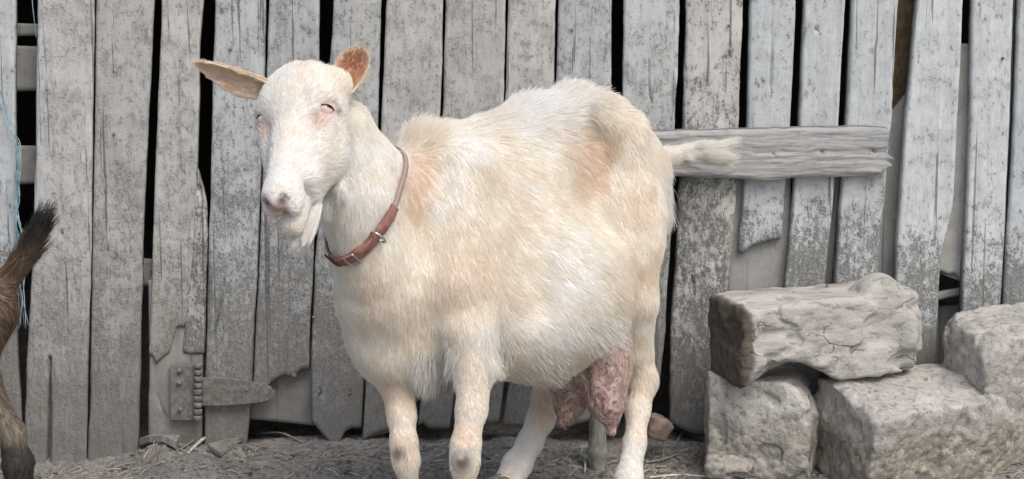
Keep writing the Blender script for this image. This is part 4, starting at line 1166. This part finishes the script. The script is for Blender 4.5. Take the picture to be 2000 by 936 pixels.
# ------------------------------------------------------------------ trodden dirt
BUMPS = [  # pixel x, y on the ground, radius m, height m
    (60, 880, 0.22, -0.042), (200, 885, 0.15, -0.034), (390, 928, 0.15, 0.055), (330, 915, 0.08, 0.02), (310, 880, 0.07, 0.030), (180, 930, 0.15, 0.015), (560, 905, 0.12, 0.015), (640, 925, 0.10, 0.02), (720, 900, 0.07, 0.012), (1330, 880, 0.09, 0.015), (1130, 930, 0.08, 0.012), (470, 880, 0.06, 0.02),
    (860, 880, 0.06, 0.008), (1300, 850, 0.06, 0.02), (1980, 915, 0.10, 0.02)]
def ground_z(x, y):
    p = np.stack([x, y, np.zeros_like(x)], -1)
    near = np.exp(-((y - 4.1) / 1.5) ** 2)
    z = fbm(p * 3.1, 3, 201) * 0.014 + fbm(p * 17, 4, 202) * 0.011 * (0.4 + 0.6 * near)
    rid = 1 - np.abs(fbm(p * np.array([34, 50, 1]), 3, 203)); z = z + (rid ** 3 - 0.5) * 0.006 * near
    for (a, b, r, h) in BUMPS:
        c = GP(a, b); z = z + h * np.exp(-((x - c[0]) ** 2 + ((y - c[1]) * 1.0) ** 2) / (r * 0.6) ** 2)
    z = z + 0.012 * np.exp(-((y - 4.52) / 0.07) ** 2)
    return z - 0.012
gx = np.concatenate([-np.geomspace(60, 1.35, 26), np.arange(-1.3, 1.3, 0.0052), np.geomspace(1.35, 60, 26)])
gy = np.concatenate([-np.geomspace(60, 0.5, 14), np.linspace(0, 3.2, 24), np.arange(3.3, 4.72, 0.0055), np.geomspace(4.8, 60, 24)])
XX, YY = np.meshgrid(gx, gy, indexing='ij'); ZZ = ground_z(XX, YY)
idx = np.arange(XX.size).reshape(XX.shape)
Fg = np.stack([idx[:-1, :-1], idx[1:, :-1], idx[1:, 1:], idx[:-1, 1:]], -1).reshape(-1, 4)
q = NT('trodden_dirt'); v = q.coord(rand=False)
n1 = q.noise(v, 9, 5, 0.6); n2 = q.noise(v, 90, 5, 0.7); n3 = q.noise(v, 300, 3, 0.6)
col = q.mix(q.ramp(n1, [(0.35, 0.0), (0.65, 1.0)]), (0.24, 0.23, 0.212), (0.32, 0.308, 0.287))
col = q.mix(q.ramp(n2, [(0.38, 0.75), (0.5, 0.0)]), col, (0.12, 0.113, 0.103))
col = q.mix(q.ramp(n2, [(0.58, 0.0), (0.68, 0.55)]), col, (0.50, 0.485, 0.455))
col = q.mix(q.ramp(n3, [(0.62, 0.0), (0.72, 0.4)]), col, (0.50, 0.48, 0.43))
M_DIRT = q.done(col, 0.96, q.bump(q.math('ADD', n2, q.math('MULTIPLY', n3, 0.4)), 0.8, 0.008), 0.1)
ground = mesh_obj('ground', np.stack([XX, YY, ZZ], -1).reshape(-1, 3), Fg, M_DIRT)
tag(ground, kind='structure')
def gz(x, y): return float(ground_z(np.array([float(x)]), np.array([float(y)]))[0])

# ---- straw, chaff and crumbs of earth
r = np.random.default_rng(11)
q = NT('straw'); oi = q.n('ShaderNodeAttribute', attribute_name='coat'); M_STRAW = q.done(oi.outputs['Color'], 0.8)
V, F, C = [], [], []
N = 1500
for i in range(N):
    x = r.uniform(-1.15, 1.15); y = 4.47 - abs(r.normal(0, 0.16)) if i % 3 else r.uniform(3.75, 4.46)
    L = r.uniform(0.010, 0.045) * (1.6 if r.random() < 0.06 else 1); a = r.uniform(0, math.pi); w = r.uniform(0.0006, 0.0014)
    d = np.array([math.cos(a), math.sin(a), 0]); c = np.array([x, y, 0])
    p0, p1 = c - d * L / 2, c + d * L / 2
    p0[2] = gz(p0[0], p0[1]) + 0.002; p1[2] = gz(p1[0], p1[1]) + 0.003 + (r.random() < 0.15) * r.uniform(0, 0.015)
    pm = (p0 + p1) / 2 + np.array([0, 0, r.uniform(0.0005, 0.004)])
    s = np.array([-d[1], d[0], 0]) * w; u = np.array([0, 0, w])
    b = len(V); tone = r.uniform(0.5, 1.2)
    for p in (p0, pm, p1): V += [p + s, p + u * 1.4, p - s, p - u]
    for k in range(2):
        for m in range(4): F.append((b + k * 4 + m, b + k * 4 + (m + 1) % 4, b + k * 4 + 4 + (m + 1) % 4, b + k * 4 + 4 + m))
    F.append((b, b + 3, b + 2, b + 1)); F.append((b + 8, b + 9, b + 10, b + 11))
    C += [np.array([0.40, 0.37, 0.30]) * tone] * 12
st = mesh_obj('straw', V, F, M_STRAW, None, False); color_attr(st.data, np.array(C))
tag(st, 'loose straw and chaff scattered over the dirt', 'straw', kind='stuff')
V, F = [], []
ico = np.array([(0, 0, 1), (.894, 0, .447), (.276, .851, .447), (-.724, .526, .447), (-.724, -.526, .447), (.276, -.851, .447), (.724, .526, -.447), (-.276, .851, -.447), (-.894, 0, -.447), (-.276, -.851, -.447), (.724, -.526, -.447), (0, 0, -1)])
icf = [(0, 1, 2), (0, 2, 3), (0, 3, 4), (0, 4, 5), (0, 5, 1), (1, 6, 2), (2, 7, 3), (3, 8, 4), (4, 9, 5), (5, 10, 1), (1, 10, 6), (2, 6, 7), (3, 7, 8), (4, 8, 9), (5, 9, 10), (11, 7, 6), (11, 8, 7), (11, 9, 8), (11, 10, 9), (11, 6, 10)]
for i in range(1500):
    x, y = r.uniform(-1.15, 1.15), 4.48 - abs(r.normal(0, 0.25)); sz = min(0.016, 0.0025 + r.exponential(0.003))
    b = len(V); c = np.array([x, y, gz(x, y) + sz * 0.25])
    V += list(c + ico * r.uniform(0.6, 1.2, (12, 1)) * sz * np.array([1.2, 1, 0.7]))
    F += [tuple(b + k for k in f) for f in icf]
cl = mesh_obj('gravel', V, F, M_DIRT, None, False); tag(cl, 'crumbs of earth and small stones on the dirt', 'gravel', kind='stuff')

# ------------------------------------------------------------------ stones
def rbox(c, half, R, rnd, k=0.01, sub=False):
    c = np.asarray(c, float); h = np.asarray(half, float) - rnd; R = np.asarray(R, float)
    def fn(x, y, z):
        dx, dy, dz = x - c[0], y - c[1], z - c[2]
        q = [np.abs(dx * R[i, 0] + dy * R[i, 1] + dz * R[i, 2]) - h[i] for i in range(3)]
        o = np.sqrt(np.maximum(q[0], 0) ** 2 + np.maximum(q[1], 0) ** 2 + np.maximum(q[2], 0) ** 2)
        return o + np.minimum(np.maximum(q[0], np.maximum(q[1], q[2])), 0) - rnd
    ext = (np.abs(R) * np.asarray(half)[:, None]).sum(0) + 0.01
    return Prim(fn, c - ext, c + ext, k, sub)
def rot(yaw, pitch=0, roll=0):
    from mathutils import Euler
    return np.array(Euler((math.radians(pitch), math.radians(roll), math.radians(yaw)), 'XYZ').to_matrix()).T
def halfspace(c, n, lo, hi, k=0.02):
    c = np.asarray(c, float); n = np.asarray(n, float); n /= np.linalg.norm(n)
    return Prim(lambda x, y, z: -((x - c[0]) * n[0] + (y - c[1]) * n[1] + (z - c[2]) * n[2]), lo, hi, k, True)
def cuts(c, half, R, n, seed, lo=0.84, hi=0.95):
    """random flat fractures that take off corners and arrises of a block"""
    r_ = np.random.default_rng(seed); out = []
    c = np.asarray(c, float)
    for _ in range(n):
        d = r_.normal(0, 1, 3); d /= np.linalg.norm(d)
        sup = float((np.abs(R @ d) * np.asarray(half)).sum())
        out.append(halfspace(c + d * sup * r_.uniform(lo, hi), d, c - 0.3, c + 0.3, 0.003))
    return out
def rock(name, prims, step, seed, mat, amp=(0.008, 0.005, 0.0026), freq=(10, 36, 120), aniso=(1, 1, 1), parent=None, chips=0.007):
    lo = np.min([p.lo for p in prims if not p.sub], 0) - 0.03; hi = np.max([p.hi for p in prims if not p.sub], 0) + 0.03
    def post(f, X, Y, Z):
        near = np.abs(f) < 0.04
        I, J, K = np.nonzero(near); g = np.stack([X[I], Y[J], Z[K]], 1) * np.array(aniso)
        d = sum(a * fbm(g * fr, 3, seed + n) for n, (a, fr) in enumerate(zip(amp, freq)))
        # chipped hollows
        ch = fbm(g * freq[0] * 1.9, 2, seed + 9); d = d + chips * np.clip((ch - 0.22) / 0.1, 0, 1)
        f[I, J, K] += d.astype(np.float32); return f
    V, Q = sdf_mesh(prims, np.arange(lo[0], hi[0], step), np.arange(lo[1], hi[1], step), np.arange(lo[2], hi[2], step), post)
    return mesh_obj(name, V, Q, mat, parent, True, ((lo[0] + hi[0]) / 2, (lo[1] + hi[1]) / 2, 0.0))
def stone_material(name, light, dark, pebble):
    q = NT(name); v = q.coord()
    n1 = q.noise(v, 11, 5, 0.6); n2 = q.noise(v, 70, 5, 0.7, 0.4); n3 = q.noise(v, 240, 3, 0.65)
    vo = q.n('ShaderNodeTexVoronoi'); q.l(v, vo.inputs['Vector']); vo.inputs['Scale'].default_value = 95
    col = q.mix(q.ramp(n1, [(0.36, 0.0), (0.64, 1.0)]), light, dark)
    col = q.mix(q.ramp(n2, [(0.36, 0.8), (0.47, 0.0)]), col, tuple(c * 0.5 for c in dark))
    col = q.mix(q.ramp(n2, [(0.56, 0.0), (0.66, 0.6)]), col, tuple(min(.75, c * 1.25) for c in light))
    g = q.n('ShaderNodeNewGeometry'); sp = q.n('ShaderNodeSeparateXYZ'); q.l(g.outputs['Position'], sp.inputs[0])
    low = q.ramp(q.math('ADD', sp.outputs[2], q.math('MULTIPLY', q.math('SUBTRACT', n1, 0.5), 0.16)), [(0.085, 1.0), (0.125, 0.0)])
    sc = q.n('ShaderNodeSeparateColor'); q.l(vo.outputs['Color'], sc.inputs[0])
    peb = q.mix(sc.outputs[0], tuple(c * 0.55 for c in pebble), tuple(c * 1.25 for c in pebble))
    col = q.mix(q.math('MULTIPLY', low, 0.8), col, peb)
    h = q.math('ADD', q.math('ADD', n2, q.math('MULTIPLY', n3, 0.35)), q.math('MULTIPLY', q.math('SUBTRACT', 1.0, vo.outputs['Distance']), q.math('MULTIPLY', low, 0.4)))
    return q.done(col, 0.95, q.bump(h, 0.8, 0.007), 0.12)
M_STONE = stone_material('pale_rubble_stone', (0.52, 0.51, 0.48), (0.42, 0.41, 0.385), (0.33, 0.315, 0.275))
M_STONE2 = stone_material('buff_rubble_stone', (0.50, 0.485, 0.45), (0.40, 0.385, 0.355), (0.34, 0.32, 0.265))
q = NT('brick_chip'); v = q.coord(); M_BRICK = q.done(q.ramp(q.noise(v, 60, 4), [(0.35, (0.22, 0.16, 0.135)), (0.65, (0.32, 0.25, 0.215))]), 0.95)

c = P(1484, 830, 4.335)
s1 = rock('stone', [rbox(c, (0.116, 0.085, 0.112), rot(-14, 0, 2), 0.004), *cuts(c, (0.116, 0.085, 0.112), rot(-14, 0, 2), 26, 5), halfspace(P(1575, 765, 4.30), (0.75, -0.2, 0.66), c - 0.2, c + 0.2), halfspace(P(1400, 930, 4.25), (-0.8, -0.5, -0.3), c - 0.2, c + 0.2)], 0.0045, 301, M_STONE)
tag(s1, 'smallest rough pale stone block, standing upright beside the near hind leg', 'stone', 'stone blocks by the wall')
c = P(1786, 845, 4.315)
s2 = rock('stone', [rbox(c, (0.185, 0.12, 0.112), rot(24, 12, -1), 0.004), *cuts(c, (0.185, 0.12, 0.112), rot(24, 12, -1), 26, 8, 0.86, 0.97), halfspace(P(1940, 760, 4.25), (0.8, -0.1, 0.6), c - 0.3, c + 0.3)], 0.005, 303, M_STONE2)
tag(s2, 'wide buff stone block with pebbly lower face under the log', 'stone', 'stone blocks by the wall')
c = P(1985, 745, 4.40)
s3 = rock('stone', [rbox(c, (0.135, 0.10, 0.145), rot(18, 8, -6), 0.004), *cuts(c, (0.135, 0.10, 0.145), rot(18, 8, -6), 26, 11), halfspace(P(1865, 660, 4.34), (-0.8, -0.2, 0.55), c - 0.3, c + 0.3)], 0.005, 305, M_STONE2)
tag(s3, 'tall buff stone at the picture edge, behind the wide block', 'stone', 'stone blocks by the wall')
c = P(1286, 838, 4.40)
s4 = rock('brick_fragment', [rbox(c, (0.024, 0.02, 0.022), rot(20, 10, 25), 0.008)], 0.003, 307, M_BRICK, (0.008, 0.004, 0.0015))
tag(s4, 'small reddish brick fragment on the dirt behind the hind leg', 'brick')
c = P(1425, 915, 4.22)
s5 = rock('stone', [rbox(c, (0.055, 0.03, 0.022), rot(-10, 20, 5), 0.014)], 0.004, 309, M_STONE, (0.008, 0.004, 0.002))
tag(s5, 'small flaked chip of stone at the foot of the upright block', 'stone')

# ------------------------------------------------------------------ log
lc = P(1592, 650, 4.325); LR = rot(21, 0, -1)
L = [rbox(lc + np.array([0.0, 0, 0.0]), (0.205, 0.085, 0.086), LR, 0.014, 0.02),
     ell(P(1712, 572, 4.33), (0.050, 0.05, 0.036), None, 0.015), ell(P(1730, 562, 4.31), (0.020, 0.03, 0.022), None, 0.006), ell(P(1765, 640, 4.34), (0.030, 0.06, 0.065), None, 0.012), ell(P(1500, 605, 4.28), (0.07, 0.04, 0.03), None, 0.03),
     cap(P(1548, 802, 4.0), P(1548, 790, 4.6), 0.100, 0.092, 0.025, True), cap(P(1805, 868, 4.0), P(1805, 868, 4.6), 0.138, 0.138, 0.03, True),
     ell(P(1440, 548, 4.28), (0.038, 0.05, 0.022), None, 0.008, True), ell(P(1462, 578, 4.21), (0.024, 0.03, 0.016), None, 0.006, True), ell(P(1405, 572, 4.22), (0.022, 0.04, 0.022), None, 0.008, True), ell(P(1492, 590, 4.205), (0.022, 0.02, 0.008), None, 0.006, True),
     cap(P(1510, 562, 4.27), P(1560, 556, 4.28), 0.004, 0.006, 0.006, True), cap(P(1650, 552, 4.27), P(1690, 560, 4.25), 0.005, 0.007, 0.006, True), ell(P(1722, 566, 4.25), (0.016, 0.02, 0.012), None, 0.006, True),
     cap(P(1722, 588, 4.235), P(1728, 610, 4.235), 0.008, 0.009, 0.005, True), cap(P(1728, 610, 4.235), P(1752, 632, 4.24), 0.009, 0.005, 0.005, True), cap(P(1722, 648, 4.235), P(1732, 668, 4.235), 0.005, 0.005, 0.005, True),
     cap(P(1762, 678, 4.25), P(1800, 674, 4.27), 0.007, 0.009, 0.006, True), cap(P(1545, 662, 4.21), P(1580, 668, 4.212), 0.003, 0.004, 0.006, True), cap(P(1580, 668, 4.212), P(1640, 690, 4.222), 0.004, 0.003, 0.006, True), cap(P(1490, 655, 4.20), P(1530, 650, 4.205), 0.003, 0.003, 0.006, True), cap(P(1650, 690, 4.225), P(1710, 682, 4.235), 0.003, 0.003, 0.006, True)]
q = NT('weathered_log'); v = q.coord((0.25, 1, 1), rand=False); v0 = q.coord(rand=False)
gr = q.noise(v, 70, 5, 0.6, 0.5); bl = q.noise(v0, 12, 4); fi = q.noise(v0, 140, 4, 0.65)
tc = q.n('ShaderNodeNewGeometry'); nrm = q.n('ShaderNodeSeparateXYZ'); q.l(tc.outputs['Position'], nrm.inputs[0])
col = q.mix(q.ramp(bl, [(0.38, 0.0), (0.62, 1.0)]), (0.46, 0.447, 0.42), (0.39, 0.378, 0.355))
col = q.mix(q.ramp(gr, [(0.36, 0.6), (0.46, 0.0)]), col, (0.20, 0.18, 0.155))
col = q.mix(q.ramp(fi, [(0.60, 0.0), (0.72, 0.45)]), col, (0.66, 0.635, 0.59))
ex = -LR[0]; e0 = lc + ex * 0.185
dt = q.n('ShaderNodeVectorMath', operation='DOT_PRODUCT'); q.l(tc.outputs['Position'], dt.inputs[0]); dt.inputs[1].default_value = tuple(ex)
rim = q.ramp(q.math('ADD', q.math('SUBTRACT', dt.outputs['Value'], float(e0 @ ex)), q.math('MULTIPLY', q.math('SUBTRACT', bl, 0.5), 0.05)), [(0.0, 0.0), (0.01, 1.0)])
col = q.mix(rim, col, q.mix(fi, (0.09, 0.078, 0.065), (0.17, 0.15, 0.13)))     # rotten left end, its shade painted in with the bark colour
wv_ = q.n('ShaderNodeVectorMath', operation='ADD'); q.l(q.coord((0.20, 1, 1), rand=False), wv_.inputs[0])
nv = q.n('ShaderNodeTexNoise'); q.l(v0, nv.inputs['Vector']); nv.inputs['Scale'].default_value = 20; sc_ = q.n('ShaderNodeVectorMath', operation='SCALE'); q.l(nv.outputs['Color'], sc_.inputs[0]); sc_.inputs['Scale'].default_value = 0.06; q.l(sc_.outputs[0], wv_.inputs[1])
vo = q.n('ShaderNodeTexVoronoi', feature='DISTANCE_TO_EDGE'); q.l(wv_.outputs[0], vo.inputs['Vector']); vo.inputs['Scale'].default_value = 17
crk = q.math('MULTIPLY', q.ramp(vo.outputs['Distance'], [(0.0, 0.8), (0.03, 0.0)]), q.ramp(bl, [(0.50, 0.0), (0.62, 1.0)]))
col = q.mix(crk, col, (0.10, 0.09, 0.08))
M_LOG = q.done(col, 0.9, q.bump(q.math('SUBTRACT', q.math('ADD', gr, q.math('MULTIPLY', fi, 0.4)), crk), 0.7, 0.006), 0.15)
log = rock('log', L, 0.0042, 311, M_LOG, (0.006, 0.006, 0.0028), (9, 26, 85), (0.45, 1, 1), None, 0.008)
tag(log, 'weathered split log with an arched underside lying across the stone blocks', 'log')

# ------------------------------------------------------------------ stake, sticks
def stick(name, pts, rad, mat, label, cat, seed=1, group=None, sides=9):
    pp = catmull(pts, 26); rr = np.random.default_rng(seed)
    R_ = np.interp(np.linspace(0, 1, 26), np.linspace(0, 1, len(rad)), rad) * (1 + rr.normal(0, 0.07, 26))
    v, f = tube(pp, R_, sides); o = mesh_obj(name, v, f, mat, None, True, pts[0]); tag(o, label, cat, group); return o
q = NT('pale_stick'); v = q.coord(); M_STICK = q.done(q.ramp(q.noise(v, 90, 4), [(0.35, (0.42, 0.40, 0.35)), (0.65, (0.66, 0.63, 0.56))]), 0.85)
q = NT('grey_stick'); v = q.coord(); M_STICK2 = q.done(q.ramp(q.noise(v, 90, 4), [(0.35, (0.20, 0.185, 0.16)), (0.65, (0.36, 0.34, 0.30))]), 0.9)
q = NT('stake_wood'); v = q.coord((1, 1, 0.12)); n1 = q.noise(v, 180, 4); M_STAKE = q.done(q.ramp(n1, [(0.35, (0.20, 0.19, 0.175)), (0.65, (0.36, 0.35, 0.33))]), 0.92, q.bump(n1, 0.5, 0.004))
b = GP(1167, 903); stick('stake', [b - np.array([0, 0, 0.05]), b + np.array([0, 0, 0.05]), b + np.array([0.003, 0, 0.125])], [0.020, 0.0205, 0.019, 0.016], M_STAKE, 'short grey wooden stake stub in the dirt below the udder', 'stake', 3, None, 14)
def gpt(a, b, h=0.004):
    p = GP(a, b); p[2] = gz(p[0], p[1]) + h; return p
stick('stick', [gpt(358, 890, 0.006), gpt(395, 871, 0.012), gpt(431, 851, 0.02)], [0.0028, 0.0035, 0.003], M_STICK, 'pale split stick on the dirt below the hinge', 'stick', 4)
stick('stick', [gpt(352, 884, 0.004), gpt(385, 864, 0.008), gpt(410, 858, 0.01)], [0.002, 0.0022, 0.0015], M_STICK2, 'thin grey twig beside the pale split stick', 'stick', 5)
stick('stick', [gpt(512, 851, 0.012), gpt(550, 860, 0.012), gpt(590, 874, 0.005)], [0.002, 0.0025, 0.0018], M_STICK2, 'grey twig under the broken gate planks', 'stick', 6)
stick('stick', [gpt(1268, 926, 0.006), gpt(1330, 922, 0.007), gpt(1400, 923, 0.006), gpt(1469, 917, 0.008)], [0.0022, 0.0028, 0.0028, 0.002], M_STICK, 'long pale stick on the dirt before the upright stone', 'stick', 7)
stick('stick', [gpt(1262, 905, 0.006), gpt(1300, 893, 0.008), gpt(1345, 884, 0.006)], [0.002, 0.0022, 0.0015], M_STICK2, 'short grey twig between the near hind leg and the upright stone', 'stick', 8)
stick('stick', [gpt(1318, 880, 0.008), gpt(1332, 858, 0.01), gpt(1346, 838, 0.012)], [0.0016, 0.002, 0.0014], M_STICK2, 'short grey twig leaning at the foot of the rough gate plank', 'stick', 9)
stick('stick', [gpt(1142, 918, 0.004), gpt(1143, 905, 0.008), gpt(1142, 896, 0.012)], [0.002, 0.0022, 0.0015], M_STICK, 'white stub of straw below the udder', 'stick', 10)
def chip(pts_px, h, th, label, mat, name='bark_piece'):
    top = [gpt(a, b, h) for a, b in pts_px]; n = len(top); V = [p + np.array([0, 0, random.uniform(0, th * .5)]) for p in top] + [p - np.array([0, 0, th]) for p in top]
    F = [tuple(range(n)), tuple(range(2 * n - 1, n - 1, -1))] + [(k, n + k, n + (k + 1) % n, (k + 1) % n) for k in range(n)]
    tag(mesh_obj(name, V, F, mat, None, False, top[0]), label, 'bark')
chip([(272, 868), (300, 858), (330, 862), (352, 874), (345, 886), (318, 884), (290, 878)], 0.022, 0.012, 'flat piece of grey bark on the dirt below the wall hinge', M_STAKE)
chip([(405, 880), (440, 868), (475, 866), (470, 878), (430, 890)], 0.014, 0.008, 'curled grey bark scrap on the dirt below the gate corner', M_STICK2)

# ------------------------------------------------------------------ blue twine in the gap
q = NT('blue_twine'); v = q.coord(rand=False); M_TWINE = q.done(q.ramp(q.noise(v, 40, 4), [(0.3, (0.16, 0.29, 0.34)), (0.7, (0.46, 0.62, 0.70))]), 0.7)
V, F = [], []
rr = np.random.default_rng(21)
yt = YW - 0.014
main = [(-12, 150), (4, 195), (22, 250), (34, 285), (38, 320), (32, 380), (34, 430), (40, 480), (38, 540), (40, 640)]
for s in range(11):
    n0 = len(main) if s < 5 else rr.integers(6, len(main) + 1)
    st_ = 0 if s < 4 else rr.integers(2, 6)
    pts = [P(a + rr.normal(0, 2.0 + 0.9 * i), b + rr.normal(0, 4), yt + rr.normal(0, 0.003)) for i, (a, b) in enumerate(main[st_:n0])]
    if len(pts) < 3: continue
    v, f = tube(catmull(pts, 40), 0.0009 if s < 6 else 0.0005, 5); F += [tuple(len(V) + k for k in x) for x in f]; V += list(v)
for s in range(16):
    a0, b0 = 36 + rr.normal(0, 5), rr.uniform(440, 600); pts = [P(a0 + rr.normal(0, 2) + k * rr.normal(0, 2.5), b0 + k * rr.uniform(14, 26), yt + rr.normal(0, 0.004)) for k in range(4)]
    v, f = tube(catmull(pts, 14), 0.0005, 4); F += [tuple(len(V) + k for k in x) for x in f]; V += list(v)
tw = mesh_obj('baling_twine', V, F, M_TWINE, None, True, P(36, 300, yt)); tag(tw, 'frayed pale blue twine hanging in the gap between the wall planks', 'twine')
v, f = tube(catmull([P(62, -60, yt), P(63, 0, yt), P(67, 40, yt + .01), P(71, 75, yt + 0.03)], 20), 0.0009, 5)
tag(mesh_obj('twine_strand', v, f, M_TWINE, None), 'thin single strand of blue twine at the top of the wall gap', 'twine')
# ------------------------------------------------------------------ brown animal at the left edge
YK = 3.97
kid = empty('animal', tuple(GP(-150, 960) * np.array([1, 1, 0]))); tag(kid, 'brown animal with a raised dark-tipped tail, mostly out of view at the left edge', 'animal')
K = [ell(P(-250, 600, YK), (0.27, 0.11, 0.125), None, 0.04, flow=(1, 0, -0.4), hl=0.018), cap(P(-110, 590, YK), P(-50, 610, YK), 0.095, 0.06, 0.04, flow=(0.5, 0, -1), hl=0.02),
     cap(P(-35, 600, YK), P(15, 545, YK), 0.024, 0.017, 0.03, flow=(0.6, 0, 0.8), hl=0.025), cap(P(15, 545, YK), P(58, 485, YK), 0.020, 0.018, 0.01, hl=0.034), cap(P(58, 485, YK), P(84, 432, YK), 0.018, 0.014, 0.01, hl=0.036),
     ell(P(-560, 480, YK - 0.05), (0.10, 0.06, 0.065), None, 0.03, flow=(1, 0, 0), hl=0.01), cap(P(-430, 570, YK), P(-540, 490, YK - 0.04), 0.08, 0.055, 0.04, flow=(0.6, 0, -0.6), hl=0.014),
     cap(P(-580, 490, YK - 0.05), P(-660, 540, YK - 0.06), 0.045, 0.028, 0.03, flow=(1, 0, 0), hl=0.008)]
for (hp, lx, dy) in (((-70, 640), 0, 0.0), ((-90, 640), -70, 0.12)):
    y0 = YK - 0.03 + dy
    K += [cap(P(hp[0], hp[1], y0), P(-40 + lx, 735, y0), 0.062, 0.034, 0.04, hl=0.016), cap(P(-40 + lx, 735, y0), P(24 + lx, 848, y0), 0.029, 0.021, 0.02, hl=0.014),
          cap(P(24 + lx, 848, y0), P(34 + lx, 905, y0 - 0.005), 0.023, 0.025, 0.014, hl=0.012, flow=(0, 0, -1)), cap(P(36 + lx, 905, y0 - 0.005), np.array([*P(34 + lx, 935, y0 - 0.01)[:2], 0.02]), 0.028, 0.020, 0.012, hl=0.01, flow=(0, 0, -1))]
for dx in (0, 70):
    a = P(-400 - dx, 650, YK + 0.03 * (dx > 0)); K += [cap(a, a + np.array([0.01, 0, -0.18]), 0.05, 0.026, 0.03, flow=(0, 0, -1), hl=0.012), cap(a + np.array([0.01, 0, -0.18]), np.array([a[0] + 0.01, a[1], 0.018]), 0.024, 0.02, 0.015, flow=(0, 0, -1), hl=0.008)]
lo = np.min([p.lo for p in K], 0) - 0.03; hi = np.max([p.hi for p in K], 0) + 0.03
kV, kQ = sdf_mesh(K, np.arange(lo[0], hi[0], 0.006), np.arange(lo[1], hi[1], 0.006), np.arange(0.004, hi[2], 0.006))
def kcoat(p):
    px_y = p[:, 2]
    c = np.tile([0.23, 0.165, 0.115], (len(p), 1))
    t = np.clip((px_y - P(0, 520, YK)[2]) / 0.06, 0, 1)[:, None]; tail = (p[:, 0] > P(5, 500, YK)[0])[:, None]
    c = np.where(tail, c * (1 - t) + np.array([0.05, 0.046, 0.042]) * t, c)
    l = np.clip((P(0, 735, YK)[2] - px_y) / 0.06, 0, 1)[:, None]
    c = np.where(tail & (t > 0), c, c * (1 - l) + np.array([0.25, 0.215, 0.17]) * l)
    d = np.clip((P(0, 846, YK)[2] - px_y) / 0.02, 0, 1)[:, None]
    c = c * (1 - d) + np.array([0.055, 0.05, 0.046]) * d
    return c * (1 + 0.45 * fbm(p * np.array([90, 90, 90]), 3, 5)[:, None])
kb = mesh_obj('body', kV, kQ, M_SKIN, kid); color_attr(kb.data, np.clip(kcoat(kV), 0.02, 1))
for sgn in (-1, 1):
    a = P(-545, 440, YK - 0.05 + 0.05 * sgn); v, f = tube([a, a + np.array([0.02, 0.03 * sgn, 0.04]), a + np.array([0.05, 0.06 * sgn, 0.06])], [0.016, 0.02, 0.004], 8); e_ = mesh_obj('ear', v, f, M_SKIN, kid); color_attr(e_.data, np.tile([0.25, 0.17, 0.11], (len(v), 1)))
if FUR:
    wv = np.where(kV[:, 0] > P(-90, 600, YK)[0], 1.0, 0.15)
    pts, T, w = sample_mesh(kV, kQ, 22000, wv)
    nr_ = field_normals(K, pts)
    Wk = np.stack([np.exp(-np.clip(p.fn(pts[:, 0], pts[:, 1], pts[:, 2]), -0.01, 1) / 0.014) for p in K], 1); Wk /= Wk.sum(1)[:, None]
    fl_ = Wk @ np.array([p.flow / np.linalg.norm(p.flow) for p in K]); ln_ = Wk @ np.array([p.hl for p in K])
    pos = grow(pts, nr_, fl_, ln_ * (0.6 + 0.7 * rng.random(len(pts))), 0.35, curl=0.15, clump=0.4, K=5)
    cc_ = np.clip(kcoat(pts) * (0.45 + 1.1 * rng.random((len(pts), 1))), 0.02, 0.8)
    hair_object('coat', kb, pos, cc_, 0.00045, M_HAIR)
